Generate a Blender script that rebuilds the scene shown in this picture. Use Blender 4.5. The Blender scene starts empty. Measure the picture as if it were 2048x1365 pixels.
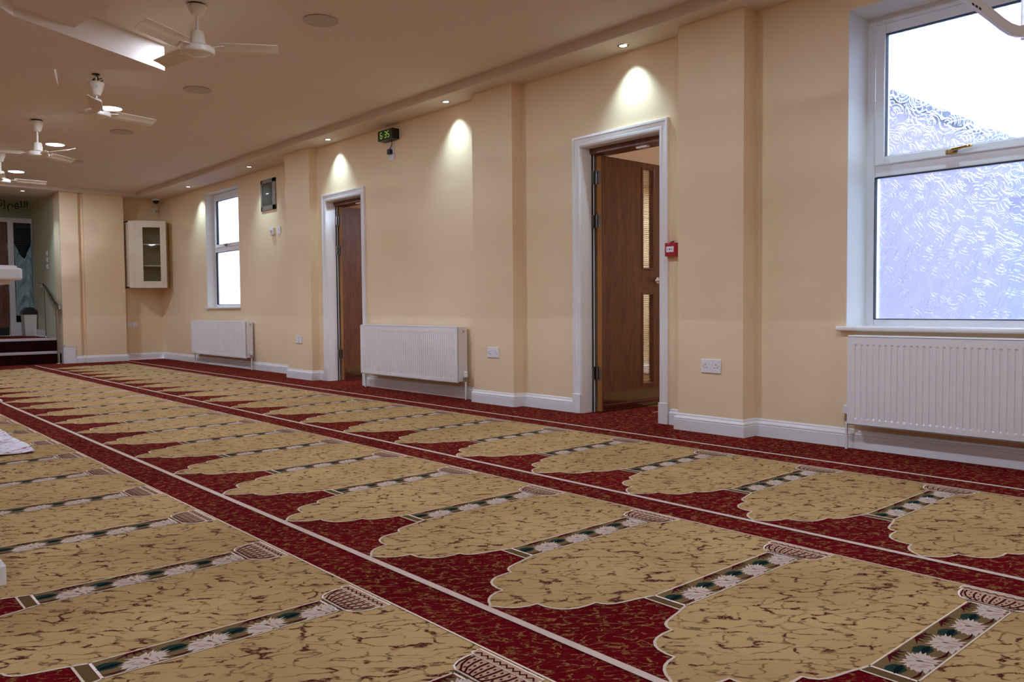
import bpy, bmesh, math, random
from mathutils import Vector, Matrix
random.seed(7)
sc = bpy.context.scene
PI = math.pi

# ---------------------------------------------------------------- camera
H = 0.835
cam_d = bpy.data.cameras.new('camera'); cam = bpy.data.objects.new('camera', cam_d)
sc.collection.objects.link(cam); sc.camera = cam
cam_d.sensor_width = 36.0; cam_d.lens = 1626.054 / 2048 * 36; cam_d.clip_start = 0.05; cam_d.clip_end = 200
yaw, pitch, roll = math.radians(41.60375), math.radians(-2.44475), math.radians(-0.47524)
_d = Vector((math.sin(yaw) * math.cos(pitch), math.cos(yaw) * math.cos(pitch), math.sin(pitch)))
_r = Vector((math.cos(yaw), -math.sin(yaw), 0)); _u = _r.cross(_d)
_R = math.cos(roll) * _r + math.sin(roll) * _u; _U = -math.sin(roll) * _r + math.cos(roll) * _u
cam.matrix_world = Matrix((( _R.x, _U.x, -_d.x, 0), (_R.y, _U.y, -_d.y, 0), (_R.z, _U.z, -_d.z, H), (0, 0, 0, 1)))

# ---------------------------------------------------------------- world, light, exposure
w = bpy.data.worlds.new('overcast_sky'); sc.world = w; w.use_nodes = True
SKY_COL = (0.54, 0.68, 1.0, 1); SKY_STR = 9.0
bg = w.node_tree.nodes['Background']; bg.inputs[0].default_value = SKY_COL; bg.inputs[1].default_value = SKY_STR
sc.view_settings.view_transform = 'Standard'; sc.view_settings.look = 'None'
sc.view_settings.exposure = 0.0; sc.view_settings.gamma = 1.0; sc.view_settings.use_curve_mapping = False
LAMP_COL = (0.64, 0.77, 1.0, 1); LAMP_STR = 610.0      # ceiling downlights
SPOT_COL = (0.52, 0.80, 1.0); SPOT_W = 36.0             # small soffit spots
cy = sc.cycles
cy.use_denoising = True; cy.max_bounces = 10; cy.diffuse_bounces = 5; cy.transmission_bounces = 8
cy.transparent_max_bounces = 12; cy.sample_clamp_indirect = 6.0; cy.caustics_refractive = False; cy.caustics_reflective = False

# ---------------------------------------------------------------- materials
def srgb(r, g, b):
    f = lambda c: (c / 255) / 12.92 if c / 255 <= 0.04045 else (((c / 255) + 0.055) / 1.055) ** 2.4
    return (f(r), f(g), f(b), 1)
class NT:
    def __init__(s, name):
        s.m = bpy.data.materials.new(name); s.m.use_nodes = True; s.t = s.m.node_tree
        s.p = s.t.nodes['Principled BSDF']; s.out = s.t.nodes['Material Output']
    def n(s, typ, **kw):
        nd = s.t.nodes.new(typ)
        for k, v in kw.items(): setattr(nd, k, v)
        return nd
    def l(s, a, b): s.t.links.new(a, b)
    def math(s, op, a, b=None, c=None, clamp=False):
        nd = s.n('ShaderNodeMath', operation=op, use_clamp=clamp)
        for i, v in enumerate((a, b, c)):
            if v is None: continue
            if hasattr(v, 'links'): s.l(v, nd.inputs[i])
            else: nd.inputs[i].default_value = v
        return nd.outputs[0]
    def mix(s, f, a, b):
        nd = s.n('ShaderNodeMix', data_type='RGBA')
        for i, v in ((0, f), (6, a), (7, b)):
            if hasattr(v, 'links'): s.l(v, nd.inputs[i])
            else: nd.inputs[i].default_value = v
        return nd.outputs[2]
    def ramp(s, v, lo, hi, a=0.0, b=1.0):
        nd = s.n('ShaderNodeMapRange'); nd.interpolation_type = 'SMOOTHSTEP'
        s.l(v, nd.inputs[0]); nd.inputs[1].default_value = lo; nd.inputs[2].default_value = hi
        nd.inputs[3].default_value = a; nd.inputs[4].default_value = b
        return nd.outputs[0]
    def noise(s, scale, detail=3, rough=0.5, co=None, dist=0.0):
        nd = s.n('ShaderNodeTexNoise'); nd.inputs['Scale'].default_value = scale
        nd.inputs['Detail'].default_value = detail; nd.inputs['Roughness'].default_value = rough
        nd.inputs['Distortion'].default_value = dist
        s.l(co if co is not None else s.co(), nd.inputs['Vector']); return nd
    def co(s):
        if not hasattr(s, '_co'): s._co = s.n('ShaderNodeTexCoord').outputs['Object']
        return s._co
    def scaled(s, v, sx, sy, sz):
        nd = s.n('ShaderNodeVectorMath', operation='MULTIPLY'); s.l(v, nd.inputs[0]); nd.inputs[1].default_value = (sx, sy, sz)
        return nd.outputs[0]
    def bump(s, h, strength, dist=0.01):
        nd = s.n('ShaderNodeBump'); nd.inputs['Strength'].default_value = strength; nd.inputs['Distance'].default_value = dist
        s.l(h, nd.inputs['Height']); s.l(nd.outputs[0], s.p.inputs['Normal']); return nd
def simple(name, col, rough=0.5, metal=0.0, spec=0.5, coat=0.0, var=0.0, bump=0.0, bscale=300):
    t = NT(name); t.p.inputs['Roughness'].default_value = rough; t.p.inputs['Metallic'].default_value = metal
    t.p.inputs['Specular IOR Level'].default_value = spec; t.p.inputs['Coat Weight'].default_value = coat
    n = t.noise(2.5 if var < 0.2 else 8, 4)
    f = t.ramp(n.outputs[0], 0.3, 0.7)
    c2 = tuple(c * (1 - max(var, 0.02)) for c in col[:3]) + (1,)
    t.l(t.mix(f, col, c2), t.p.inputs['Base Color'])
    if bump > 0:
        t.bump(t.noise(bscale, 3).outputs[0], bump, 0.002)
    return t.m
def emit(name, col, strength):
    t = NT(name); e = t.n('ShaderNodeEmission'); e.inputs[0].default_value = col; e.inputs[1].default_value = strength
    t.l(e.outputs[0], t.out.inputs[0]); return t.m

M = {}
M['wall'] = simple('cream_wall_paint', srgb(242, 214, 174), 0.62, spec=0.25, var=0.02, bump=0.12, bscale=220)
M['green_wall'] = simple('pale_green_wall_paint', srgb(172, 190, 158), 0.65, spec=0.25, var=0.02, bump=0.1)
M['ceiling'] = simple('ceiling_emulsion', srgb(228, 212, 198), 0.75, spec=0.2, var=0.02, bump=0.08)
M['reveal'] = simple('white_reveal_paint', srgb(236, 232, 226), 0.55, spec=0.3, var=0.01)
M['gloss'] = simple('white_gloss_paint', srgb(240, 234, 230), 0.16, spec=0.6, var=0.015)
M['upvc'] = simple('white_upvc', srgb(240, 238, 240), 0.22, spec=0.5)
M['rad'] = simple('radiator_enamel', srgb(238, 230, 226), 0.3, spec=0.5)
M['plastic'] = simple('white_plastic', srgb(238, 232, 230), 0.3)
M['dark'] = simple('black_plastic', srgb(16, 16, 17), 0.35)
M['darkhole'] = simple('dark_slot', srgb(30, 24, 24), 0.8)
M['chrome'] = simple('brushed_steel', srgb(190, 186, 182), 0.22, metal=1.0, var=0.05)
M['steel_dark'] = simple('dark_hinge_steel', srgb(150, 144, 138), 0.28, metal=1.0, var=0.1)
M['mirror'] = simple('polished_kick_plate', srgb(150, 146, 142), 0.10, metal=1.0)
M['brass'] = simple('polished_brass', srgb(205, 165, 95), 0.15, metal=1.0)
M['grille'] = simple('speaker_grille', srgb(205, 190, 182), 0.7, spec=0.2, var=0.05, bump=0.6, bscale=900)
M['fan'] = simple('fan_enamel', srgb(236, 224, 206), 0.35, spec=0.5, var=0.03)
M['fan_blade'] = simple('fan_blade_enamel', srgb(226, 208, 182), 0.4, spec=0.4, var=0.03)
M['red'] = simple('red_call_point_plastic', srgb(170, 14, 24), 0.35)
M['paper'] = simple('white_paper', srgb(235, 230, 232), 0.6)
M['door_edge'] = simple('oak_edge', srgb(178, 118, 58), 0.5, var=0.15)
M['cabinet'] = simple('cream_cabinet', srgb(240, 224, 194), 0.35, spec=0.4)
M['panel_frame'] = simple('bronze_steel_frame', srgb(150, 134, 122), 0.3, metal=0.7, var=0.1)
M['panel_glass'] = simple('smoked_panel_door', srgb(66, 62, 54), 0.15, spec=0.6, var=0.1)
M['rubber'] = simple('black_rubber_seal', srgb(20, 18, 18), 0.7)
M['bin'] = simple('grey_bin_plastic', srgb(222, 210, 196), 0.45)
M['brown_board'] = simple('tan_gap_board', srgb(120, 96, 60), 0.8)
M['concrete'] = simple('yard_concrete', srgb(92, 94, 112), 0.9, var=0.3)
M['render_wall'] = simple('pale_render', srgb(124, 126, 150), 0.9, var=0.1)
M['roof'] = simple('grey_slate', srgb(60, 64, 80), 0.8, var=0.2)
M['blind'] = simple('white_blind_slat', srgb(235, 228, 214), 0.5)
M['dark_blind'] = simple('dark_blind_slat', srgb(40, 40, 42), 0.3)
M['led_red'] = emit('small_red_led', (1, 0.25, 0.3, 1), 0.7)
M['led_green'] = emit('green_clock_digits', (0.45, 0.95, 0.08, 1), 0.55)
M['lamp'] = emit('downlight_diffuser', LAMP_COL, LAMP_STR)
M['bulb'] = emit('spot_bulb', (0.9, 0.85, 1.0, 1), 6.0)
M['text'] = simple('black_wall_lettering', srgb(22, 22, 20), 0.5)

def make_wood():
    t = NT('dark_oak_veneer'); v = t.scaled(t.co(), 9, 9, 0.8)
    n = t.noise(3, 6, 0.6, v, 1.5); n2 = t.noise(40, 4, 0.6, t.scaled(t.co(), 4, 4, 0.25))
    f = t.math('ADD', t.math('MULTIPLY', n.outputs[0], 0.7), t.math('MULTIPLY', n2.outputs[0], 0.3))
    t.l(t.mix(t.ramp(f, 0.35, 0.65), srgb(88, 44, 24), srgb(128, 72, 40)), t.p.inputs['Base Color'])
    t.p.inputs['Roughness'].default_value = 0.42; t.bump(n2.outputs[0], 0.1, 0.002); return t.m
M['oak'] = make_wood()

def carpet_base(t):
    # short wool pile
    n = t.noise(900, 2, 0.6); n2 = t.noise(2.2, 3)
    t.p.inputs['Roughness'].default_value = 0.95; t.p.inputs['Specular IOR Level'].default_value = 0.03
    t.bump(n.outputs[0], 0.5, 0.003); return n, n2
def veins(t, scale, dist, width, seed=0.0):
    if not hasattr(t, '_vm'):
        mp = t.n('ShaderNodeMapping'); mp.vector_type = 'TEXTURE'; mp.inputs['Rotation'].default_value = (0, 0, math.radians(-37)); mp.inputs['Scale'].default_value = (1.75, 0.9, 1)
        t.l(t.co(), mp.inputs[0]); t._vm = mp.outputs[0]
    dn = t.noise(scale * 0.55, 3, 0.55, t._vm)
    off = t.n('ShaderNodeVectorMath', operation='SCALE'); t.l(dn.outputs['Color'], off.inputs[0]); off.inputs['Scale'].default_value = dist
    ad = t.n('ShaderNodeVectorMath', operation='ADD'); t.l(t._vm, ad.inputs[0]); t.l(off.outputs[0], ad.inputs[1])
    ad2 = t.n('ShaderNodeVectorMath', operation='ADD'); t.l(ad.outputs[0], ad2.inputs[0]); ad2.inputs[1].default_value = (seed, seed * 2, 0)
    vo = t.n('ShaderNodeTexVoronoi', feature='DISTANCE_TO_EDGE'); vo.inputs['Scale'].default_value = scale
    vo.voronoi_dimensions = '2D'
    t.l(ad2.outputs[0], vo.inputs['Vector'])
    return t.ramp(vo.outputs['Distance'], width * 0.35, width, 1.0, 0.0)
def tan_carpet():
    t = NT('tan_veined_wool_carpet'); n, n2 = carpet_base(t)
    base = t.mix(t.ramp(n2.outputs[0], 0.3, 0.7), srgb(174, 138, 90), srgb(162, 126, 80))
    v1 = veins(t, 21.0, 0.15, 0.09)
    m1 = t.ramp(t.noise(24, 4, 0.65, t._vm).outputs[0], 0.38, 0.58)
    c = t.mix(t.math('MULTIPLY', t.math('MULTIPLY', v1, m1), 0.85), base, srgb(92, 68, 38))
    v2 = veins(t, 21.0, 0.15, 0.15)
    m2 = t.ramp(t.noise(21, 2, 0.5, t._vm).outputs[0], 0.545, 0.595)
    spk = t.ramp(t.noise(160, 2).outputs[0], 0.3, 0.5)
    c = t.mix(t.math('MULTIPLY', t.math('MULTIPLY', v2, m2), t.math('MULTIPLY', spk, 1.0)), c, srgb(66, 5, 14))
    c = t.mix(t.math('MULTIPLY', n.outputs[0], 0.16), c, srgb(124, 96, 62))
    t.l(c, t.p.inputs['Base Color']); return t.m
def red_carpet():
    t = NT('crimson_streaked_wool_carpet'); n, n2 = carpet_base(t)
    base = t.mix(t.ramp(n2.outputs[0], 0.3, 0.7), srgb(110, 5, 18), srgb(95, 3, 14))
    v1 = veins(t, 30.0, 0.12, 0.105, 3.3)
    m1 = t.ramp(t.noise(30, 4, 0.7).outputs[0], 0.41, 0.58)
    spk = t.ramp(t.noise(190, 2).outputs[0], 0.34, 0.52)
    c = t.mix(t.math('MULTIPLY', t.math('MULTIPLY', v1, m1), t.math('MULTIPLY', spk, 0.95)), base, srgb(158, 116, 62))
    v2 = veins(t, 31.0, 0.12, 0.07, 7.1)
    m2 = t.ramp(t.noise(30, 2, 0.5).outputs[0], 0.5, 0.62)
    c = t.mix(t.math('MULTIPLY', t.math('MULTIPLY', v2, m2), 0.55), c, srgb(128, 86, 48))
    t.l(c, t.p.inputs['Base Color']); return t.m
M['tan'] = tan_carpet(); M['crimson'] = red_carpet()
def cpt(name, col):
    t = NT(name); n, n2 = carpet_base(t)
    c2 = tuple(c * 0.8 for c in col[:3]) + (1,)
    t.l(t.mix(n.outputs[0], col, c2), t.p.inputs['Base Color']); return t.m
M['c_white'] = cpt('cream_white_pile', srgb(255, 226, 206))
M['c_line'] = cpt('pale_outline_pile', srgb(228, 198, 170))
M['c_flower'] = cpt('pale_flower_pile', srgb(224, 198, 178))
M['c_olive'] = cpt('olive_brown_pile', srgb(112, 86, 52))
M['c_green'] = cpt('bottle_green_pile', srgb(46, 68, 58))
M['c_green2'] = cpt('deep_green_pile', srgb(18, 38, 38))
M['c_dred'] = cpt('dark_red_pile', srgb(86, 10, 24))
M['c_pink'] = cpt('rose_tan_pile', srgb(184, 144, 112))

def glass_pattern():
    t = NT('scroll_patterned_glass')
    n = t.noise(6.5, 1.0, 0.4)
    s = t.math('ABSOLUTE', t.math('SINE', t.math('MULTIPLY', n.outputs[0], 40.0)))
    l1 = t.ramp(s, 0.0, 0.36, 1.0, 0.0)
    vo = t.n('ShaderNodeTexVoronoi', feature='F1'); vo.inputs['Scale'].default_value = 11; t.l(t.co(), vo.inputs['Vector'])
    l2 = t.ramp(t.math('ABSOLUTE', t.math('SINE', t.math('MULTIPLY', vo.outputs['Distance'], 17.0))), 0.0, 0.40, 0.8, 0.0)
    hgt = t.math('MAXIMUM', l1, l2)
    b = t.n('ShaderNodeBump'); b.inputs['Strength'].default_value = 1.0; b.inputs['Distance'].default_value = 0.0016; t.l(hgt, b.inputs['Height'])
    rf = t.n('ShaderNodeBsdfRefraction'); rf.inputs['Roughness'].default_value = 0.06; rf.inputs['IOR'].default_value = 1.35
    rf.inputs['Color'].default_value = (0.95, 0.97, 1, 1); t.l(b.outputs[0], rf.inputs['Normal'])
    gl = t.n('ShaderNodeBsdfGlossy'); gl.inputs['Roughness'].default_value = 0.12; t.l(b.outputs[0], gl.inputs['Normal'])
    tr = t.n('ShaderNodeBsdfTransparent'); tl = t.n('ShaderNodeBsdfTranslucent'); tl.inputs[0].default_value = (0.9, 0.93, 1, 1)
    t.l(b.outputs[0], tl.inputs['Normal'])
    m1 = t.n('ShaderNodeMixShader'); m1.inputs[0].default_value = 0.55; t.l(rf.outputs[0], m1.inputs[1]); t.l(tr.outputs[0], m1.inputs[2])
    m2 = t.n('ShaderNodeMixShader'); m2.inputs[0].default_value = 0.05; t.l(m1.outputs[0], m2.inputs[1]); t.l(tl.outputs[0], m2.inputs[2])
    m3 = t.n('ShaderNodeMixShader'); m3.inputs[0].default_value = 0.06; t.l(m2.outputs[0], m3.inputs[1]); t.l(gl.outputs[0], m3.inputs[2])
    t.l(m3.outputs[0], t.out.inputs[0]); return t.m
M['pglass'] = glass_pattern()
def clear_glass(name, col, tint):
    t = NT(name); tr = t.n('ShaderNodeBsdfTransparent'); tr.inputs[0].default_value = col
    gl = t.n('ShaderNodeBsdfGlossy'); gl.inputs['Roughness'].default_value = 0.02
    m = t.n('ShaderNodeMixShader'); m.inputs[0].default_value = tint; t.l(tr.outputs[0], m.inputs[1]); t.l(gl.outputs[0], m.inputs[2])
    t.l(m.outputs[0], t.out.inputs[0]); return t.m
M['glass'] = clear_glass('clear_glass', (0.9, 0.92, 0.9, 1), 0.02)
M['wired'] = clear_glass('lined_door_glass', (0.86, 0.84, 0.78, 1), 0.05)
def brick():
    t = NT('pink_brick'); b = t.n('ShaderNodeTexBrick')
    sep = t.n('ShaderNodeSeparateXYZ'); t.l(t.co(), sep.inputs[0]); cb = t.n('ShaderNodeCombineXYZ')
    t.l(t.math('ADD', sep.outputs[0], sep.outputs[1]), cb.inputs[0]); t.l(sep.outputs[2], cb.inputs[1])
    t.l(cb.outputs[0], b.inputs['Vector']); b.inputs['Scale'].default_value = 1
    b.inputs['Brick Width'].default_value = 0.225; b.inputs['Row Height'].default_value = 0.075; b.inputs['Mortar Size'].default_value = 0.008
    b.inputs['Color1'].default_value = srgb(122, 110, 118); b.inputs['Color2'].default_value = srgb(128, 116, 124); b.inputs['Mortar'].default_value = srgb(130, 118, 134)
    t.l(b.outputs[0], t.p.inputs['Base Color']); t.p.inputs['Roughness'].default_value = 0.9; return t.m
M['brick'] = brick()
def cloth_print():
    t = NT('white_cotton_pink_print'); v = t.scaled(t.co(), 1, 2.2, 1)
    n = t.noise(14, 3, 0.6, v, 0.8)
    f = t.ramp(n.outputs[0], 0.555, 0.60)
    n2 = t.noise(23, 2, 0.5, v, 0.3); f2 = t.ramp(n2.outputs[0], 0.62, 0.67, 0, 0.5)
    c = t.mix(f, srgb(236, 230, 232), srgb(176, 66, 100)); c = t.mix(f2, c, srgb(140, 110, 130))
    t.l(c, t.p.inputs['Base Color']); t.p.inputs['Roughness'].default_value = 0.9; return t.m
M['cloth'] = cloth_print()
M['drape'] = simple('grey_green_satin', srgb(158, 186, 188), 0.35, spec=0.5, var=0.1)

# ---------------------------------------------------------------- mesh helpers
ORG = {}
def setp(o, parent):
    if parent is not None: o.parent = parent
def tag(o, label=None, cat=None, group=None, kind=None):
    if label: o['label'] = label
    if cat: o['category'] = cat
    if group: o['group'] = group
    if kind: o['kind'] = kind
    return o
def thing(name, loc, label=None, cat=None, group=None, kind=None, rz=0):
    o = bpy.data.objects.new(name, None); sc.collection.objects.link(o); o.location = loc; o.rotation_euler = (0, 0, rz)
    o.empty_display_size = 0.05; ORG[o] = Vector(loc)
    return tag(o, label, cat, group, kind)
class MB:
    def __init__(s): s.v = []; s.f = []; s.mi = []
    def add(s, vs, fs, m=0):
        b = len(s.v); s.v += [tuple(v) for v in vs]
        for f in fs: s.f.append(tuple(i + b for i in f)); s.mi.append(m)
        return s
    def box(s, a, b, m=0):
        x0, x1 = sorted((a[0], b[0])); y0, y1 = sorted((a[1], b[1])); z0, z1 = sorted((a[2], b[2]))
        return s.add([(x0,y0,z0),(x1,y0,z0),(x1,y1,z0),(x0,y1,z0),(x0,y0,z1),(x1,y0,z1),(x1,y1,z1),(x0,y1,z1)],
                     [(0,3,2,1),(4,5,6,7),(0,1,5,4),(1,2,6,5),(2,3,7,6),(3,0,4,7)], m)
    def prism(s, pts, z0, z1, m=0):
        n = len(pts); A = [(p[0], p[1], z0) for p in pts] + [(p[0], p[1], z1) for p in pts]
        fs = [tuple(range(n - 1, -1, -1)), tuple(range(n, 2 * n))] + [(i, (i + 1) % n, n + (i + 1) % n, n + i) for i in range(n)]
        return s.add(A, fs, m)
    def tube(s, path, r, seg=12, m=0, caps=True):
        path = [Vector(p) for p in path]; n = len(path); rings = []
        rr = r if isinstance(r, (list, tuple)) else [r] * n
        up = None
        for i, p in enumerate(path):
            t = (path[min(i + 1, n - 1)] - path[max(i - 1, 0)]).normalized()
            if up is None:
                up = Vector((0, 0, 1)) if abs(t.z) < 0.9 else Vector((1, 0, 0))
            a = t.cross(up).normalized(); b = a.cross(t).normalized(); up = b
            rings.append([p + rr[i] * (math.cos(2*PI*k/seg) * a + math.sin(2*PI*k/seg) * b) for k in range(seg)])
        vs = [q for rg in rings for q in rg]; fs = []
        for i in range(n - 1):
            for k in range(seg):
                fs.append((i*seg+k, i*seg+(k+1)%seg, (i+1)*seg+(k+1)%seg, (i+1)*seg+k))
        if caps: fs += [tuple(range(seg - 1, -1, -1)), tuple(range((n-1)*seg, n*seg))]
        return s.add(vs, fs, m)
    def lathe(s, prof, c=(0, 0, 0), seg=32, m=0, M4=None):
        vs = []; fs = []
        for r, z in prof:
            for k in range(seg):
                a = 2*PI*k/seg; q = Vector((r*math.cos(a), r*math.sin(a), z))
                if M4: q = M4 @ q
                vs.append(q + Vector(c))
        for i in range(len(prof) - 1):
            for k in range(seg):
                fs.append((i*seg+k, i*seg+(k+1)%seg, (i+1)*seg+(k+1)%seg, (i+1)*seg+k))
        if prof[0][0] > 1e-6: fs.append(tuple(range(seg - 1, -1, -1)))
        if prof[-1][0] > 1e-6: fs.append(tuple(range((len(prof)-1)*seg, len(prof)*seg)))
        return s.add(vs, fs, m)
    def sweep(s, path, prof, m=0, closed=False, caps=True, plane='xy'):
        """prof = list of (out, up); path = 2D points; offsets to the LEFT of travel; mitred."""
        n = len(path); P = [Vector(p) for p in path]; rings = []
        for i in range(n):
            a = P[(i - 1) % n] if (closed or i > 0) else None; b = P[(i + 1) % n] if (closed or i < n - 1) else None
            d1 = (P[i] - a).normalized() if a is not None else None; d2 = (b - P[i]).normalized() if b is not None else None
            if d1 is None: d1 = d2
            if d2 is None: d2 = d1
            n1 = Vector((-d1.y, d1.x)); n2 = Vector((-d2.y, d2.x)); mm = (n1 + n2)
            if mm.length < 1e-6: mm = n1
            mm.normalize(); k = 1 / max(0.3, mm.dot(n1))
            rings.append([(P[i] + mm * k * o, u) for o, u in prof])
        vs = []
        for rg in rings:
            for q, u in rg:
                vs.append((q.x, q.y, u) if plane == 'xy' else ((plane[1] - plane[2]*u, q.x, q.y)))
        L = len(prof); fs = []
        for i in range(n if closed else n - 1):
            j = (i + 1) % n
            for k in range(L):
                k2 = (k + 1) % L
                fs.append((i*L+k, i*L+k2, j*L+k2, j*L+k))
        if caps and not closed: fs += [tuple(range(L - 1, -1, -1)), tuple(range((n-1)*L, n*L))]
        return s.add(vs, fs, m)
    def build(s, name, mats, parent=None, smooth=False, bevel=0, bseg=2, origin=None, angle=35):
        me = bpy.data.meshes.new(name)
        o = origin if origin is not None else (ORG.get(parent, Vector((0,0,0))) if parent is not None else Vector((0,0,0)))
        o = Vector(o)
        me.from_pydata([Vector(v) - o for v in s.v], [], s.f); me.update()
        if not isinstance(mats, (list, tuple)): mats = [mats]
        for m in mats: me.materials.append(m)
        for p, i in zip(me.polygons, s.mi): p.material_index = i
        bm = bmesh.new(); bm.from_mesh(me); bmesh.ops.recalc_face_normals(bm, faces=bm.faces); bm.to_mesh(me); bm.free()
        ob = bpy.data.objects.new(name, me); sc.collection.objects.link(ob)
        if parent is not None: ob.parent = parent; ORG[ob] = o
        elif origin is not None: ob.location = o; ORG[ob] = o
        if smooth:
            for p in me.polygons: p.use_smooth = True
            try: me.set_sharp_from_angle(angle=math.radians(angle))
            except Exception: pass
        if bevel:
            b = ob.modifiers.new('bevel', 'BEVEL'); b.width = bevel; b.segments = bseg; b.limit_method = 'ANGLE'; b.angle_limit = math.radians(40)
        return ob
def struct(ob, label=None): ob['kind'] = 'structure'; 
def copy_tree(o, parent=None, **kw):
    c = o.copy(); sc.collection.objects.link(c)
    if parent is not None: c.parent = parent
    for ch in list(o.children): copy_tree(ch, c)
    return c

# ================================================================ STRUCTURE
XW, XF = 4.58, 4.73          # right wall plane, its far (set-back) section
ZS, ZC = 2.664, 2.735        # soffit, main ceiling
YB, YF = -4.0, 14.25         # wall behind, far wall
XL = -5.0
P1, P2, P3 = (4.445, 2.834, 3.331), (4.472, 5.018, 5.537), (4.485, 8.517, 9.117)
D1, D2 = (3.584, 4.342), (7.545, 8.300)
W1 = (1.04, 2.24, 0.70, 2.509); W2 = (11.05, 12.25, 0.858, 2.555)

def wall_x(mb, x0, x1, y0, y1, z0, z1, holes):
    """box wall between x0,x1 running in y with rectangular holes (ya,yb,za,zb)"""
    y = y0
    for (a, b, c, d) in sorted(holes):
        if a > y: mb.box((x0, y, z0), (x1, a, z1))
        if c > z0: mb.box((x0, a, z0), (x1, b, c))
        if d < z1: mb.box((x0, a, d), (x1, b, z1))
        y = b
    if y < y1: mb.box((x0, y, z0), (x1, y1, z1))
mb = MB()
wall_x(mb, XW, XW + 0.27, YB, 9.117, 0, 2.9, [W1, (D1[0], D1[1], 0, 2.05), (D2[0], D2[1], 0, 2.035)])
wall_x(mb, XF, XF + 0.25, 9.117, YF + 0.3, 0, 2.9, [W2])
for (x, a, b) in (P1, P2, P3): mb.box((x, a, 0), (XW + 0.01, b, 2.9))
struct(mb.build('wall_right', M['wall']))
# far wall: recess part, pillar B, groove, pillar A, side wall of the raised area
mb = MB()
mb.box((4.09, YF, 0), (XF + 0.2, YF + 0.2, 2.9))
mb.box((3.50, 14.05, 0), (4.092, YF + 0.2, 2.9)); mb.box((3.40, 14.12, 0), (3.50, YF + 0.2, 2.9)); mb.box((3.17, 14.06, 0), (3.425, YF + 0.2, 2.9))
struct(mb.build('wall_far', M['wall']))
mb = MB(); mb.box((XL, 14.06, 0), (-0.2, YF + 0.2, 2.9)); struct(mb.build('wall_far_left', M['wall']))
mb = MB(); mb.prism([(3.168, 14.07), (3.275, 16.62), (3.6, 16.62), (3.6, YF + 0.2), (3.3, YF + 0.1)], 0, 2.9); struct(mb.build('wall_stairwell', simple('grey_green_wall_paint', srgb(216, 212, 178), 0.65, spec=0.25)))
mb = MB(); mb.box((-0.3, 16.56, 2.39), (3.30, 16.75, 2.9)); mb.box((-0.3, 16.56, 0.3), (1.95, 16.75, 2.4)); mb.box((1.9, 16.66, 0.3), (3.35, 16.75, 2.45)); mb.box((3.28, 16.56, .3), (3.4, 16.75, 2.9));
struct(mb.build('wall_stairhead', M['green_wall']))
mb = MB(); mb.box((-0.35, 14.4, 0.0), (-0.2, 16.7, 2.9)); struct(mb.build('wall_stair_left', M['green_wall']))
mb = MB(); mb.box((XL - 0.2, YB, 0), (XL, YF + 0.2, 2.9)); struct(mb.build('wall_left', M['wall']))
mb = MB(); mb.box((XL - 0.2, YB - 0.2, 0), (XW + 0.27, YB, 2.9)); struct(mb.build('wall_back', M['wall']))
# ceiling + soffit
mb = MB(); mb.box((XL - 0.2, YB - 0.2, ZC), (4.30, 14.02, ZC + 0.15)); struct(mb.build('ceiling', M['ceiling']))
mb = MB(); mb.box((4.288, YB, ZS), (XF + 0.1, YF + 0.1, ZC + 0.15)); mb.box((XL, 13.95, ZS), (4.289, 14.9, ZC + 0.15)); mb.box((-0.3, 14.9, ZS + 0.1), (3.5, 16.7, ZC + 0.2))
struct(mb.build('ceiling_soffit', M['ceiling']))
# two-layer star hanging from the ceiling
def star(c, R, rho, rot, n=4):
    return [(c[0] + (R if k % 2 == 0 else rho) * math.cos(rot + k * PI / n), c[1] + (R if k % 2 == 0 else rho) * math.sin(rot + k * PI / n)) for k in range(2 * n)]
mb = MB(); mb.prism(star((0.452, 6.23), 1.636, 0.913, math.radians(-5)), 2.554, ZC + 0.01)
mb.prism(star((0.452, 6.23), 1.60, 0.90, math.radians(41)), 2.618, ZC + 0.01)
struct(mb.build('trim_1', M['ceiling']))

# floor -------------------------------------------------------------
XA, XB_, PITCH, ROW = 4.087, 2.757, 0.6220, 1.3295
mb = MB(); floor_mats = ['crimson', 'tan', 'c_line', 'c_white', 'c_olive', 'c_green', 'c_green2', 'c_dred', 'c_pink', 'c_flower']
FI = {k: i for i, k in enumerate(floor_mats)}
mb.box((XL, YB, -0.1), (XW + 0.25, 14.215, 0.0), 0)
mb.box((XW + 0.2, 9.117, -0.1), (XF + 0.02, YF, 0.0), 0)
def flat(pts, z, m): mb.add([(p[0], p[1], z) for p in pts], [tuple(range(len(pts)))], FI[m])
def stroke(pts, wd, z, m, taper=False):
    n = len(pts); L = []; Rr = []
    for i in range(n):
        a = Vector(pts[max(i-1, 0)]); b = Vector(pts[min(i+1, n-1)]); d = (b - a).normalized(); nn = Vector((-d.y, d.x))
        ww = wd / 2 * (1 if not taper else max(0.12, 1 - abs(2 * i / (n - 1) - (1 if taper == 'both' else 0)) if taper == 'both' else 1 - i / (n - 1)))
        p = Vector(pts[i]); L.append(p + nn * ww); Rr.append(p - nn * ww)
    b0 = len(mb.v); mb.v += [(p.x, p.y, z) for p in L] + [(p.x, p.y, z) for p in Rr]
    for i in range(n - 1): mb.f.append((b0+i, b0+i+1, b0+n+i+1, b0+n+i)); mb.mi.append(FI[m])
def leaf(cx, cy_, ang, L, W, z, m, X):
    c, s_ = math.cos(ang), math.sin(ang); pr = [(-.5, 0), (-.2, .42), (.15, .5), (.5, 0), (.15, -.5), (-.2, -.42)]
    flat([X(cx + (a*L*c - b*W*s_), cy_ + (a*L*s_ + b*W*c)) for a, b in pr], z, m)
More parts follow.
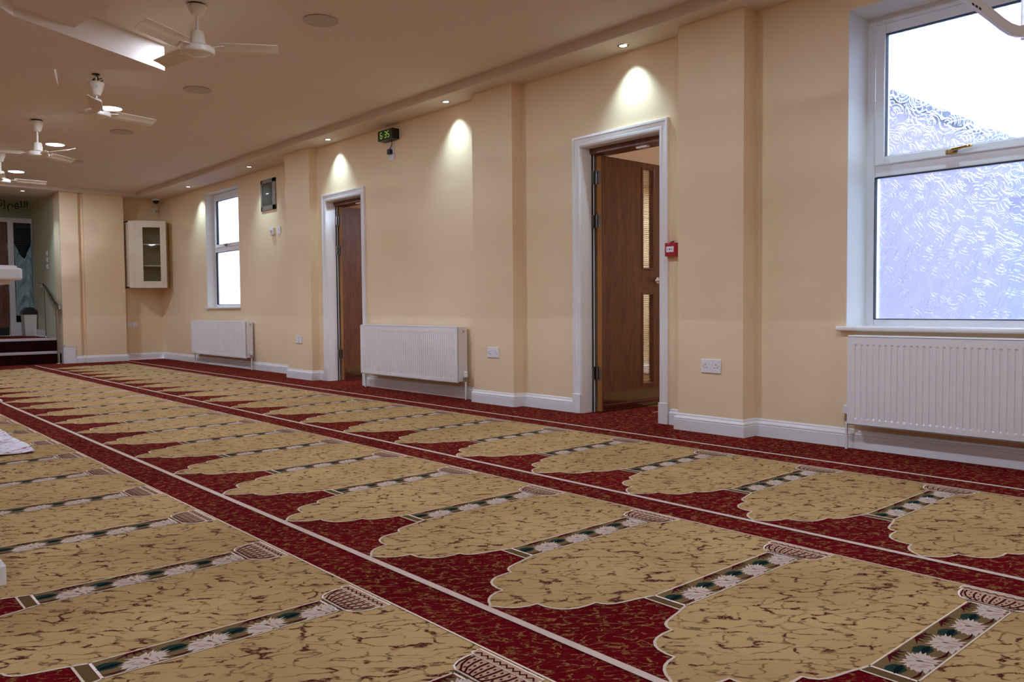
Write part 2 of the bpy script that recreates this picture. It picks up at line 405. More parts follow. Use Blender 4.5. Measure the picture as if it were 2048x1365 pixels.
half = [(0, 0), (.010, .010), (.022, .030), (.038, .048), (.058, .062), (.083, .071), (.112, .075), (.112, .100), (.118, .126), (.130, .147), (.148, .163), (.172, .174), (.203, .179), (.238, .179),
        (.243, .196), (.254, .211), (.272, .222), (.300, .230), (.345, .240), (.380, .250), (.405, .258)]
def mat_tile(x0, y0, near):
    X = lambda u, v: (x0 + u, y0 + v)
    h = PITCH / 2
    out = [X(u, v) for u, v in half]; outm = [X(u, -v) for u, v in half]
    flat(out + [X(.405, h), X(1.140, h), X(1.140, -h), X(.405, -h)] + outm[:0:-1], 0.0006, 'tan')
    stroke(out, 0.0075, 0.0016, 'c_line'); stroke(outm, 0.0075, 0.0016, 'c_line')
    # strip between this mat and the next
    S = lambda u, v: (x0 + u, y0 + h + v)
    flat([S(.366, -.064), S(.402, -.054), S(.402, .054), S(.366, .064)], 0.0014, 'c_olive')
    flat([S(.402, -.054), S(1.008, -.054), S(1.008, .054), S(.402, .054)], 0.0013, 'c_olive')
    stroke([S(.366, -.064), S(.366, .064)], .006, .0018, 'c_line'); stroke([S(.403, -.056), S(.403, .056)], .007, .0018, 'c_white')
    for sg in (-1, 1): stroke([S(.366, sg*.062), S(.403, sg*.054), S(1.008, sg*.054)], .005, .0018, 'c_line')
    stroke([S(1.004, -.056), S(1.004, .056)], .006, .0018, 'c_white'); stroke([S(1.012, -.058), S(1.012, .060)], .004, .0022, 'c_olive'); stroke([S(1.018, -.060), S(1.018, .064)], .005, .0022, 'c_white')
    # capital (urn) at the head of the strip
    cap = [(1.018, -.060), (1.028, -.082), (1.048, -.096), (1.075, -.104), (1.102, -.104), (1.106, -.112), (1.132, -.112), (1.132, .112), (1.106, .112), (1.102, .102), (1.075, .102), (1.048, .094), (1.028, .082), (1.018, .062)]
    flat([S(*p) for p in cap], .0013, 'c_pink'); stroke([S(*p) for p in cap], .005, .0018, 'c_white')
    stroke([S(1.100, -.104), S(1.100, .104)], .004, .0022, 'c_white')
    zig = [S(1.109 + (.011 if k % 2 else 0), -.102 + .204 * k / 18) for k in range(19)]
    stroke(zig, .005, .0024, 'c_dred')
    if near:
        for k in range(8):
            v0 = -.086 + .172 * k / 7; b = .60
            stroke([S(1.024, v0 * b), S(1.045, v0 * .86), S(1.072, v0), S(1.096, v0 * 1.02)], .0052, .0024, 'c_dred')
            if k < 7:
                for q, uu in enumerate((1.042, 1.062, 1.084)):
                    vv = (v0 + .0123) * (.80, .95, 1.0)[q]
                    flat([S(uu - .004, vv - .0022), S(uu + .004, vv - .0022), S(uu + .004, vv + .0022), S(uu - .004, vv + .0022)], .0024, 'c_dred')
        stroke([S(1.024, -.058), S(1.024, .058)], .004, .0024, 'c_dred')
        stroke([S(1.03, -.078), S(1.05, -.091), S(1.09, -.098)], .004, .0024, 'c_dred'); stroke([S(1.03, .078), S(1.05, .089), S(1.09, .096)], .004, .0024, 'c_dred')
    # floral motif, four repeats
    for k in range(4):
        u0 = .412 + k * .152
        flat([S(u0 - .012, .022), S(u0 + .016, .030), S(u0 + .040, .022), S(u0 + .050, .002), S(u0 + .030, -.014), S(u0 - .004, -.010)], .0017, 'c_green'); leaf(u0 + .020, .002, .10, .062, .016, .0019, 'c_green2', S)
        stroke([S(u0 - .012, -.036), S(u0 + .02, -.043), S(u0 + .055, -.038)], .0075, .0021, 'c_dred', 'both')
        stroke([S(u0 + .040, .030), S(u0 + .075, .046), S(u0 + .135, .044)], .009, .0025, 'c_dred', 'both')
        if near:
            pts = []; m = 44
            for q in range(m):
                an = 2 * PI * q / m; lean = .5 - .5 * math.sin(an)      # longer spikes towards -v
                rad = (.046 + .024 * lean + .010 * math.sin(q * 2.3)) if q % 2 else (.034 + .014 * lean + .004 * math.sin(q * 1.7))
                pu, pv = u0 + .094 + math.cos(an - .3) * rad * 1.18, -.012 + math.sin(an) * rad * .80
                pts.append(S(max(u0 + .034, min(u0 + .158, pu)), max(-.051, min(.032, pv))))
            flat(pts, .0021, 'c_flower')
            for (du, dv, a, Ln) in ((.070, -.030, 2.4, .030), (.086, -.034, 2.2, .030), (.104, -.032, 1.9, .030), (.120, -.028, 1.6, .028), (.080, .004, 2.6, .026), (.112, .002, 1.2, .026), (.062, -.012, 2.8, .026)):
                leaf(u0 + du, dv, a, Ln, .0042, .0025, 'c_pink', S)
            leaf(u0 + .098, -.014, 2.0, .020, .007, .0026, 'c_olive', S)
            for (a1, a2) in (((.070, .044), (.064, .022)), ((.085, .045), (.084, .018)), ((.100, .044), (.104, .022)), ((.115, .042), (.128, .026)), ((.088, .045), (.095, .030))):
                stroke([S(u0 + a1[0], a1[1]), S(u0 + (a1[0]*.6 + a2[0]*.4), a1[1]*.5 + a2[1]*.5 + .001), S(u0 + a2[0], a2[1])], .0070, .0028, 'c_dred', True)
        else:
            flat([S(u0 + .034, -.026), S(u0 + .052, -.050), S(u0 + .10, -.046), S(u0 + .14, -.050), S(u0 + .158, -.028), S(u0 + .146, .010), S(u0 + .10, .024), S(u0 + .055, .006)], .0021, 'c_flower')
for r, xr in enumerate((XB_, XB_ - ROW, XB_ - 2 * ROW, XB_ - 3 * ROW, XB_ - 4 * ROW)):
    for i in range(-5, 20):
        y = 1.088 + i * PITCH
        mat_tile(xr, y, i < 11 and r < 4)
    stroke([(xr + 1.142, -2.3), (xr + 1.142, 13.72)], .006, .0020, 'c_line')
for r in range(6):
    xr = XA - r * ROW
    stroke([(xr - .0155, -2.6), (xr - .0155, 14.02 if r < 1 else 13.9)], .025 if r else .022, .0024, 'c_white')
struct(mb.build('floor', [M[k] for k in floor_mats]))

# raised area: platform and two steps --------------------------------
M['riser'] = simple('dark_riser_carpet', srgb(44, 12, 12), 0.95, spec=0.05, var=0.4, bump=0.4, bscale=600)
M['nosing'] = simple('grey_stair_nosing', srgb(190, 172, 170), 0.5)
ST = thing('staircase', (1.6, 14.4, 0), 'two dark red carpeted steps with pale nosings up to the raised area', 'steps')
mb = MB(); mb.box((-0.198, 14.22, 0), (3.185, 14.6, 0.185)); mb.box((-0.198, 14.52, 0.0), (3.20, 16.555, 0.385)); mb.build('tread_carpet', M['crimson'], ST)
mb = MB(); mb.box((-0.198, 14.212, 0), (3.184, 14.221, 0.16)); mb.box((-0.198, 14.512, .185), (3.19, 14.521, .36)); mb.build('riser', M['riser'], ST)
for z, y, x1 in ((0.19, 14.20, 3.185), (0.39, 14.50, 3.195)):
    mb = MB(); mb.box((-0.198, y, z - 0.035), (x1, y + 0.05, z + 0.006)); mb.build('nosing', M['nosing'], ST, bevel=0.004)

# skirting ------------------------------------------------------------
SK = [(0, 0), (.020, 0), (.020, .070), (.017, .074), (.020, .080), (.016, .088), (.008, .096), (.007, .104), (.003, .112), (0, .112)]
def skirt(name, path):
    mb = MB(); mb.sweep(path, SK); o = mb.build(name, M['gloss']); struct(o); return o
skirt('baseboard_right', [(XW, YB), (XW, P1[1]), (P1[0], P1[1]), (P1[0], P1[2]), (XW, P1[2]), (XW, 3.497)])
skirt('baseboard_right.001', [(XW, 4.430), (XW, P2[1]), (P2[0], P2[1]), (P2[0], P2[2]), (XW, P2[2]), (XW, 7.50)])
skirt('baseboard_right.002', [(XW, 8.40), (XW, P3[1]), (P3[0], P3[1]), (P3[0], P3[2]), (XF, P3[2]), (XF, YF), (4.092, YF), (4.092, 14.05), (3.50, 14.05), (3.50, 14.12), (3.425, 14.12), (3.425, 14.06), (3.32, 14.06)])
mb = MB(); mb.box((3.17, 14.03, 0), (3.335, 14.065, 0.272)); mb.box((3.165, 14.025, .258), (3.34, 14.065, .272));
mb.prism([(3.165, 14.06), (3.19, 14.06), (3.24, 15.2), (3.215, 15.2)], 0.0, 0.30); mb.prism([(3.20, 14.5), (3.22, 14.5), (3.28, 16.5), (3.255, 16.5)], 0.385, 0.50)
struct(mb.build('baseboard_step', M['gloss'], bevel=.004))

# ================================================================ WINDOWS
def window(name, X, xf, y0, y1, z0, z1, ysash, ztr, nosing=0.0, lbl=None):
    W = thing(name, (xf, (y0 + y1) / 2, z0), kind='structure')
    # plaster reveals (white)
    mb = MB(); t = .004
    mb.box((X + .001, y1 - t, z0), (xf + .02, y1 + .002, z1)); mb.box((X + .001, y0 - .002, z0), (xf + .02, y0 + t, z1)); mb.box((X + .001, y0, z1 - t), (xf + .02, y1, z1 + .002))
    mb.build('window_reveal', M['reveal'], W)
    fw = .052
    mb = MB(); x1 = xf + .07
    zt0, zt1 = ztr
    mb.box((xf, y0, z0), (x1, y0 + fw, z1)); mb.box((xf, y1 - fw, z0), (x1, y1, z1)); mb.box((xf, y0 + fw, z1 - fw), (x1, y1 - fw, z1)); mb.box((xf, y0 + fw, z0), (x1, y1 - fw, z0 + .042)); mb.box((xf, y0 + fw, zt0), (x1, y1 - fw, zt1))
    mb.build('window_frame', M['upvc'], W, bevel=.005)
    g0, g1 = y0 + .112, y1 - .112
    mb = MB(); a, b, c, d = y0 + fw + .004, y1 - fw - .004, zt1 - .012, z1 - fw - .004
    xs = xf - .016
    mb.box((xs, a, c), (xf + .05, a + .055, d)); mb.box((xs, b - .055, c), (xf + .05, b, d)); mb.box((xs, a + .055, d - .055), (xf + .05, b - .055, d)); mb.box((xs, a + .055, c), (xf + .05, b - .055, c + .048))
    sash = mb.build('window_sash', M['upvc'], W, bevel=.006)
    mb = MB(); mb.box((xf + .024, a + .05, c + .045), (xf + .034, b - .05, d - .05)); gp = mb.build('glass_pane', M['pglass'], sash)
    mb = MB(); mb.box((xf + .024, y0 + fw - .004, z0 + .038), (xf + .034, y1 - fw + .004, zt0 + .004)); mb.build('glass_pane', M['pglass'], W)
    # thin dark gaskets round the glass
    mb = MB()
    for (ya, yb, za, zb) in ((a + .053, b - .053, c + .046, d - .053), (y0 + fw, y1 - fw, z0 + .04, zt0)):
        for q in ((ya, yb, za, za + .004), (ya, yb, zb - .004, zb), (ya, ya + .004, za, zb), (yb - .004, yb, za, zb)):
            mb.box((xf - .004 if za < 1.2 else xf - .008, q[0], q[2]), (xf + .024, q[1], q[3]))
    mb.build('gasket', M['rubber'], W)
    # handle
    ym = (y0 + y1) / 2; zh = c + .022
    mb = MB(); mb.box((xs - .012, ym + .09, zh - .012), (xs, ym + .15, zh + .010)); hb = mb.build('handle_base', M['brass'], W, bevel=.004)
    mb = MB(); mb.tube([(xs - .022, ym + .12, zh), (xs - .040, ym + .10, zh + .004), (xs - .038, ym + .05, zh + .010), (xs - .034, ym + .015, zh + .014), (xs - .036, ym + .008, zh + .014)], [.009, .010, .007, .008, .009], 12); mb.build('window_handle', M['brass'], hb, smooth=True)
    mb = MB(); mb.tube([(xs - .010, ym + .095, zh + .002), (xs - .034, ym + .095, zh + .002)], .011, 12); mb.build('lock_button', M['dark'], hb, smooth=True)
    # sill board
    mb = MB(); ext = .045 if nosing else .012
    mb.box((X - .045, y0 - ext, z0 - .022), (X + .002, y1 + ext, z0 + .004)); mb.box((X - .01, y0, z0 - .022), (xf + .02, y1, z0 + .004))
    mb.build('window_sill', M['gloss'], W, bevel=.010, bseg=4)
    return W
window('window_1', XW, 4.82, W1[0], W1[1], W1[2], W1[3], 0, (1.575, 1.655), 1)
window('window_2', XF, 4.86, W2[0], W2[1], W2[2], W2[3], 0, (1.680, 1.760), 0)

# ================================================================ DOORS
AR = [(0, 0), (0, .010), (.008, .016), (.022, .018), (.028, .013), (.050, .016), (.058, .023), (.072, .024), (.075, .018), (.075, 0)]
def door(name, y0, y1, z1, arch_w):
    """opening y0..y1, hinge on the y1 side, leaf opened into the next room"""
    D = thing(name, (XW, (y0 + y1) / 2, 0), kind='structure')
    k = arch_w / .075
    mb = MB(); prof = [(a * k, b) for a, b in AR]
    mb.sweep([(y0, 0.0), (y0, z1), (y1, z1), (y1, 0.0)], prof, plane=('x', XW, 1)); 
    mb.build('architrave', M['gloss'], D, smooth=True, angle=25)
    mb = MB(); mb.box((XW - .027, y0 - arch_w - .003, 0), (XW + .001, y0 + .001, .150)); mb.box((XW - .027, y1 - .001, 0), (XW + .001, y1 + arch_w + .003, .150)); mb.build('plinth_block', M['gloss'], D, bevel=.004)
    mb = MB(); t = .004   # lining
    mb.box((XW, y1 - t, 0), (4.69, y1 + .001, z1)); mb.box((XW, y0 - .001, 0), (4.83, y0 + t, z1)); mb.box((XW, y0, z1 - t), (4.67, y1, z1 + .001)); mb.build('door_lining', M['gloss'], D)
    mb = MB(); mb.box((4.672, y0, z1 - .045), (4.83, y1, z1 - .004)); mb.build('frame_head', M['oak'], D)
    mb = MB(); mb.box((4.692, y1 - .012, 0), (4.70, y1, z1 - .04)); mb.box((4.712, y1 - .014, 0), (4.722, y1, z1 - .04)); mb.build('smoke_seal', M['rubber'], D)
    mb = MB(); mb.box((4.70, y1 - .014, 0), (4.712, y1, z1 - .04)); mb.build('rebate_strip', M['gloss'], D)
    xh, yl = 4.725, y1 - .028
    th = .044; L = .742
    # leaf: runs +X from the hinge, seen face at y = yl - th
    w0, w1 = xh + L - .242, xh + L - .105
    lf = MB(); ya, yb = yl - th, yl
    zb, zt = .006, z1 - .055
    for (xa, xb, za, zz) in ((xh + .004, w0, zb, zt), (w1, xh + L, zb, zt), (w0, w1, zb, .19), (w0, w1, .93, 1.135), (w0, w1, 1.945, zt)):
        lf.box((xa, ya, za), (xb, yb, zz))
    leaf_o = lf.build('door_leaf', M['oak'], D)
    mb = MB(); mb.box((xh, ya + .0005, zb), (xh + .006, yb - .0005, zt)); mb.build('leaf_edge', M['door_edge'], leaf_o)
    for (za, zz) in ((.19, .93), (1.135, 1.945)):
        mb = MB(); mb.box((w0, yl - .026, za), (w1, yl - .020, zz)); g = mb.build('glass_pane', M['wired'], leaf_o)
        mb = MB()
        for q in ((w0 - .012, w1 + .012, za - .012, za + .006), (w0 - .012, w1 + .012, zz - .006, zz + .012), (w0 - .012, w0 + .006, za, zz), (w1 - .006, w1 + .012, za, zz)):
            mb.box((q[0], ya - .006, q[2]), (q[1], ya + .02, q[3])); 
        mb.build('glazing_bead', M['oak'], leaf_o, bevel=.003)
        mb = MB(); n = int((zz - za) / .016)
        for i in range(n): zc = za + .01 + i * .016; mb.box((w0 + .006, yl - .019, zc), (w1 - .006, yl - .0175, zc + .0035))
        mb.build('glass_lines', M['blind'], leaf_o)
    mb = MB(); mb.box((xh + .02, ya - .0015, .012), (xh + L - .02, ya + .001, .150)); mb.build('kick_plate', M['mirror'], leaf_o)
    for zh in (.306, 1.489, 1.827):
        mb = MB(); mb.box((4.690, y1 - .018, zh - .05), (4.724, y1 - .012, zh + .05)); mb.box((xh - .003, ya + .004, zh - .05), (xh + .001, yb - .004, zh + .05)); mb.tube([(4.716, yl - .004, zh - .052), (4.716, yl - .004, zh + .052)], .0075, 12)
        mb.build('hinge', M['steel_dark'], leaf_o, smooth=True)
    hx = xh + L - .055
    mb = MB(); mb.lathe([(.026, 0), (.026, .008), (.010, .012), (.009, .045)], (hx, ya, 1.04), 24, 0, Matrix.Rotation(PI / 2, 3, 'X'))
    mb.tube([(hx, ya - .045, 1.04), (hx - .012, ya - .052, 1.04), (hx - .06, ya - .052, 1.038), (hx - .095, ya - .048, 1.036)], [.010, .0095, .009, .009], 12)
    mb.build('door_handle', M['chrome'], leaf_o, smooth=True)
    mb = MB(); mb.box((4.70, (y0 + y1) / 2 - .16, z1 - .06), (4.74, (y0 + y1) / 2 - .06, z1 - .045)); mb.build('door_stop', M['plastic'], D)
    return D
door('door_1', D1[0], D1[1], 2.05, .078)
door('door_2', D2[0], D2[1], 2.035, .078)

# room beyond the two doors ------------------------------------------------
mb = MB(); mb.box((4.80, 2.95, -.1), (8.1, 10.7, -.0005), 0)
for i in range(9):   # its own prayer rows
    mb.add([(5.35, 3.3 + i * .8, .0008), (7.6, 3.3 + i * .8, .0008), (7.6, 3.92 + i * .8, .0008), (5.5, 3.92 + i * .8, .0008), (5.25, 3.61 + i * .8, .0008)], [(0, 1, 2, 3, 4)], 1)
    mb.add([(5.0, 3.98 + i * .8, .001), (7.9, 3.98 + i * .8, .001), (7.9, 3.992 + i * .8, .001), (5.0, 3.992 + i * .8, .001)], [(0, 1, 2, 3)], 2)
struct(mb.build('floor_side_room', [M['crimson'], M['tan'], M['c_white']]))
mb = MB(); mb.box((4.85, 10.5, 0), (8.1, 10.7, 2.35)); mb.box((7.9, 2.95, 0), (8.1, 10.7, 2.35)); mb.box((4.85, 3.05, 0), (8.0, 3.10, 2.35)); mb.box((4.849, 3.1, 2.06), (4.853, 10.5, 2.32)); struct(mb.build('wall_side_room', M['wall']))
mb = MB(); mb.box((4.85, 2.95, 2.30), (8.1, 10.7, 2.39)); struct(mb.build('ceiling_side_room', M['ceiling']))
mb = MB(); mb.sweep([(7.9, 3.1), (7.9, 10.5), (4.85, 10.5)], SK); struct(mb.build('baseboard_side_room', M['gloss']))
# outside ------------------------------------------------------------------
mb = MB(); mb.box((4.85, 2.82, 0), (9.2, 2.96, 2.40)); struct(mb.build('wall_outside', M['brick']))
mb = MB(); mb.prism([(4.86, 2.76), (9.3, 2.76), (9.3, 10.8), (4.86, 10.8)], 2.40, 2.47); struct(mb.build('trim_roof', M['roof']))
mb = MB(); mb.box((4.98, -14, -.3), (40, 2.82, -.15)); mb.box((8.2, 2.8, -.3), (40, 40, -.15)); mb.box((4.98, 10.7, -.3), (8.3, 40, -.15)); struct(mb.build('floor_yard', M['concrete']))
hs = thing('neighbour_house', (16, 3, 0), 'pale rendered house seen blurred through the patterned window glass', 'house')
mb = MB(); mb.box((14, -1.0, -.2), (22, 9, 2.4)); mb.build('house_wall', M['render_wall'], hs)
mb = MB(); mb.add([(13.7, -1.4, 2.4), (22.3, -1.4, 2.4), (22.3, 9.4, 2.4), (13.7, 9.4, 2.4), (18, -1.4, 3.6), (18, 9.4, 3.6)], [(0, 3, 5, 4), (1, 4, 5, 2), (0, 4, 1), (3, 2, 5), (0, 1, 2, 3)]); mb.build('house_roof', M['roof'], hs)

# ================================================================ FIXTURES
# radiators ----------------------------------------------------------------
def radiator(loc, length, label, valve_side, xback, group=None):
    """front face at local x=0 (facing -X), y from 0 to length, z from 0 to .5 ; loc = near bottom corner of the front"""
    D = xback - loc[0]; hgt = .5
    R = thing('radiator', loc, label, 'radiator')
    g = lambda x, y, z: (loc[0] + x, loc[1] + y, loc[2] + z)
    mb = MB(); pitch = .0333; n = int((length - .05) / pitch); s0 = (length - n * pitch) / 2
    cols = [(0, 0), (s0 * .9, 0)]
    for i in range(n):
        b = s0 + i * pitch; cols += [(b + .004, 0), (b + .008, 1), (b + .016, 1), (b + .020, 0)]
    cols += [(length, 0)]
    rows = [(0, 0), (.034, 0), (.043, 1), (.448, 1), (.457, 0), (hgt, 0)]
    vs = []; fs = []
    for y, a in cols:
        for z, b in rows: vs.append(g(.006 * (a and b), y, z))
    nr = len(rows)
    for i in range(len(cols) - 1):
        for j in range(nr - 1): fs.append((i*nr+j, (i+1)*nr+j, (i+1)*nr+j+1, i*nr+j+1))
    mb.add(vs, fs)
    mb.box(g(.0, 0, -.001), g(.012, length, .004)); mb.box(g(0, 0, hgt - .003), g(.012, length, hgt))
    mb.box(g(.008, .0, 0), g(.012, length, hgt - .01))
    mb.build('front_panel', M['rad'], R)
    mb = MB(); mb.box(g(D - .035, .01, 0), g(D - .028, length - .01, hgt - .01)); mb.build('back_panel', M['rad'], R)
    mb = MB()
    for ya in (0, length - .003): mb.box(g(.010, ya, .012), g(D - .028, ya + .003, hgt - .004))
    mb.box(g(.006, 0, hgt - .004), g(.020, length, hgt + .006)); mb.box(g(D - .04, 0, hgt - .004), g(D - .026, length, hgt + .006))
    k = int(length / .02)
    for i in range(k): mb.box(g(.018, .004 + i * .02, hgt - .004), g(D - .036, .011 + i * .02, hgt + .004))
    mb.build('top_grille', M['rad'], R)
    for ya in (.12, length - .16):
        mb = MB(); mb.box(g(D - .03, ya, .05), g(D - .001, ya + .03, hgt - .05)); mb.build('wall_bracket', M['rad'], R)
    for yy, sg in (((0, -1), (length, 1))):
        mb = MB(); y2 = yy + sg * .028
        mb.tube([g(D * .5, yy - sg * .002, .030), g(D * .5, y2, .030)], .010, 12); mb.tube([g(D * .5, y2, .012), g(D * .5, y2, .052)], [.012, .012], 16); 
        v = mb.build('valve', M['chrome'], R, smooth=True)
        if (sg < 0) == (valve_side == 'near') or valve_side == 'both':
            mb = MB(); mb.tube([g(D * .5, y2, .050), g(D * .5, y2, .056), g(D * .5, y2, .098), g(D * .5, y2, .104)], [.012, .019, .018, .012], 20); mb.build('valve_cap', M['plastic'], v, smooth=True)
        mb = MB(); mb.tube([g(D * .5, y2, .014), (loc[0] + D * .5, loc[1] + y2, 0.0)], .0085, 12); mb.build('pipe', M['gloss'], R, smooth=True)
        mb = MB(); mb.tube([g(D * .5, yy - sg * .001, hgt - .04), g(D * .5, yy + sg * .006, hgt - .04)], .011, 12); mb.build('bleed_plug', M['chrome'], R, smooth=True)
    return R
radiator((4.470, .92, .150), 1.255, 'white ribbed panel radiator under the large near window', 'far', XW)
radiator((4.440, 5.735, .152), 1.645, 'long white ribbed panel radiator between the two doors', 'near', XW)
radiator((4.600, 10.60, .156), 2.0, 'white radiator under the small far window', 'near', XF)

# sockets, switches -----------------------------------------------------------
def plate(name, c, wdt, hgt, kind, label, cat, face='x', depth=.010, group=None):
    """c = centre on the wall; face 'x' looks to -X, 'y' looks to -Y"""
    T = thing(name, c, label, cat, group)
    def g(a, b, d): return (c[0] - d, c[1] + a, c[2] + b) if face == 'x' else (c[0] + a, c[1] - d, c[2] + b)
    mb = MB(); mb.box(g(-wdt/2, -hgt/2, 0), g(wdt/2, hgt/2, depth)); mb.build('face_plate', M['plastic'], T, bevel=.0035, bseg=3)
    sg = -1 if face == 'x' else 1
    if kind == 'double':
        for s in (-1, 1):
            mb = MB(); mb.box(g(s*.013 - .006, .008, depth), g(s*.013 + .006, .026, depth + .0035)); mb.build('rocker_switch', M['plastic'], T, bevel=.001)
            cx = s * .040
            mb = MB(); mb.box(g(cx - .002, .004, depth - .002), g(cx + .002, .013, depth + .0006)); mb.box(g(cx - .014, -.013, depth - .002), g(cx - .006, -.009, depth + .0006)); mb.box(g(cx + .006, -.013, depth - .002), g(cx + .014, -.009, depth + .0006)); mb.build('pin_holes', M['darkhole'], T)
        for s in (-1, 1):
            mb = MB(); mb.box(g(s*.060 - .003, -.003, depth - .001), g(s*.060 + .003, .003, depth + .0008)); mb.build('screw', M['steel_dark'], T)
    elif kind == 'blank2':
        mb = MB(); mb.box(g(-.001, -hgt/2 + .004, depth), g(.001, hgt/2 - .004, depth + .001)); mb.build('joint_line', M['darkhole'], T)
    elif kind == 'single':
        mb = MB(); mb.box(g(-wdt/2 + .012, -.002, depth), g(wdt/2 - .012, .001, depth + .001)); mb.build('plate_seam', M['darkhole'], T)
    elif kind == 'rocker':
        mb = MB(); mb.box(g(-.008, -.018, depth), g(.008, .018, depth + .004)); mb.build('rocker_switch', M['plastic'], T, bevel=.001)
    return T
plate('wall_socket', (P1[0], 3.066, .438), .149, .090, 'double', 'double white wall socket on the nearest pilaster, right of the near door', 'socket')
plate('wall_socket', (P2[0], 5.273, .444), .149, .090, 'double', 'double white wall socket on the middle pilaster, right of the long radiator', 'socket')
plate('wall_outlet', (P3[0], 8.825, .462), .148, .088, 'blank2', 'white blank twin wall plate on the pilaster beyond the far door', 'wall plate')
plate('wall_outlet', (4.24, YF, .585), .148, .086, 'blank2', 'grey-white twin wall plate low in the far corner under the cupboard', 'wall plate', 'y')
plate('clock_socket', (XW, 6.945, 2.375), .088, .130, 'single', 'small white outlet plate with a black plug under the digital clock', 'socket')
for zz, nm in ((1.775, 'topmost'), (1.665, 'middle'), (1.555, 'lowest')):
    plate('light_switch', (3.212, 15.15, zz), .09, .08, 'rocker', f'pale light switch above the handrail, {nm} of the three in a column', 'switch')

# thermostat and sensor next to the meter panel
T = thing('thermostat', (XF, 9.965, 1.83), 'small white thermostat box with dial, on the wall below the metal panel', 'thermostat')
mb = MB(); mb.box((XF - .032, 9.915, 1.785), (XF, 10.01, 1.882)); mb.build('case', M['plastic'], T, bevel=.005)
mb = MB(); mb.tube([(XF - .032, 9.968, 1.83), (XF - .040, 9.968, 1.83)], .022, 20); mb.build('dial', M['grille'], T, smooth=True)
plate('switch_plate', (XF, 9.795, 1.835), .086, .09, 'rocker', 'small white switch plate just right of the white thermostat box', 'switch')
# framed panel
T = thing('meter_panel', (XF, 10.075, 2.115), 'bronze framed dark panel high on the wall right of the small window', 'panel')
mb = MB(); a, b, c, d = 9.865, 10.29, 2.115, 2.518
for q in ((a, a + .085, c, d), (b - .04, b, c, d), (a, b, d - .05, d), (a, b, c, c + .06)): mb.box((XF - .016, q[0], q[2]), (XF, q[1], q[3]))
mb.build('frame', M['panel_frame'], T, bevel=.002)
mb = MB(); mb.box((XF - .010, a + .08, c + .055), (XF - .002, b - .035, d - .045)); dd = mb.build('panel_door', M['panel_glass'], T)
mb = MB(); mb.box((XF - .011, 10.06, 2.325), (XF - .009, 10.14, 2.336)); mb.build('door_label', M['plastic'], dd)
for zz in (2.20, 2.245):
    mb = MB(); mb.tube([(XF - .016, a + .012, zz), (XF - .022, a + .012, zz)], .008, 16); mb.build('knob', M['chrome'], T, smooth=True)

# digital clock ------------------------------------------------------------------
T = thing('digital_clock', (XW, 6.93, 2.50), 'black digital wall clock showing green 6:35 above the long radiator', 'clock')
mb = MB(); x0 = 4.495
mb.prism([(x0, 6.815), (x0, 7.075), (XW, 7.075), (XW, 6.815)], 2.503, 2.604); cb = mb.build('clock_case', M['dark'], T, bevel=.004)
mb = MB()
SEG = {'6': 'acdefg', '3': 'abcdg', '5': 'acdfg'}
def digit(ch, yc, zc, wd=.032, hg=.058, t=.0052):
    # seen from -X side: +Y is to the left
    P = dict(a=((-1, 1), (1, 1)), b=((1, 1), (1, 0)), c=((1, 0), (1, -1)), d=((-1, -1), (1, -1)), e=((-1, 0), (-1, -1)), f=((-1, 1), (-1, 0)), g=((-1, 0), (1, 0)))
    for s in SEG[ch]:
        (a1, b1), (a2, b2) = P[s]
        ya, yb = yc - a1 * wd / 2, yc - a2 * wd / 2; za, zb = zc + b1 * hg / 2, zc + b2 * hg / 2
        sh = .0035
        if ya == yb: mb.box((x0 - .0012, ya - t/2, min(za, zb) + sh), (x0 + .001, ya + t/2, max(za, zb) - sh))
        else: mb.box((x0 - .0012, min(ya, yb) + sh, za - t/2), (x0 + .001, max(ya, yb) - sh, za + t/2))
for ch, yy in (('6', 7.010), ('3', 6.935), ('5', 6.886)):
    mb = MB(); digit(ch, yy, 2.553); mb.build('digit', M['led_green'], cb)
mb = MB()
for dz in (.012, -.012): mb.box((x0 - .0012, 6.9715, 2.551 + dz), (x0 + .001, 6.9755, 2.555 + dz))
mb.build('colon', M['led_green'], cb)
mb = MB(); mb.tube([(4.552, 6.915, 2.503), (4.552, 6.905, 2.47), (4.548, 6.920, 2.43), (4.545, 6.945, 2.418)], .004, 8); mb.build('power_cord', M['dark'], T, smooth=True)
mb = MB(); mb.box((4.532, 6.922, 2.366), (4.569, 6.974, 2.418)); mb.build('plug', M['dark'], T, bevel=.008, bseg=3)

# fire call point -----------------------------------------------------------------
T = thing('fire_call_point', (XW, 3.455, 1.215), 'red fire alarm call point box right of the near door frame', 'alarm')
xa = 4.528
mb = MB(); mb.box((xa, 3.418, 1.170), (XW, 3.506, 1.262)); bx = mb.build('housing', M['red'], T, bevel=.004)
mb = MB(); mb.box((xa - .002, 3.430, 1.198), (xa + .001, 3.492, 1.236)); pn = mb.build('break_glass', M['paper'], T)
mb = MB()
for yc, s in ((3.476, 1), (3.446, -1)):
    mb.add([(xa - .003, yc + s * .006, 1.217 + .004), (xa - .003, yc + s * .006, 1.217 - .004), (xa - .003, yc - s * .004, 1.217)], [(0, 1, 2)])
mb.tube([(xa - .0031, 3.461, 1.217), (xa - .002, 3.461, 1.217)], .0055, 16)
mb.build('push_symbol', M['dark'], pn)
mb = MB(); mb.tube([(xa - .002, 3.474, 1.252), (xa + .001, 3.474, 1.252)], .003, 12); mb.build('indicator', M['led_red'], T)
mb = MB(); mb.add([(4.545, 3.475, 1.262), (4.545, 3.450, 1.263), (4.560, 3.442, 1.276), (4.560, 3.452, 1.277), (4.552, 3.475, 1.268)], [(0, 1, 2, 3, 4)]); mb.box((4.543, 3.448, 1.2615), (4.560, 3.474, 1.268)); mb.build('hinged_tab', M['dark'], T)

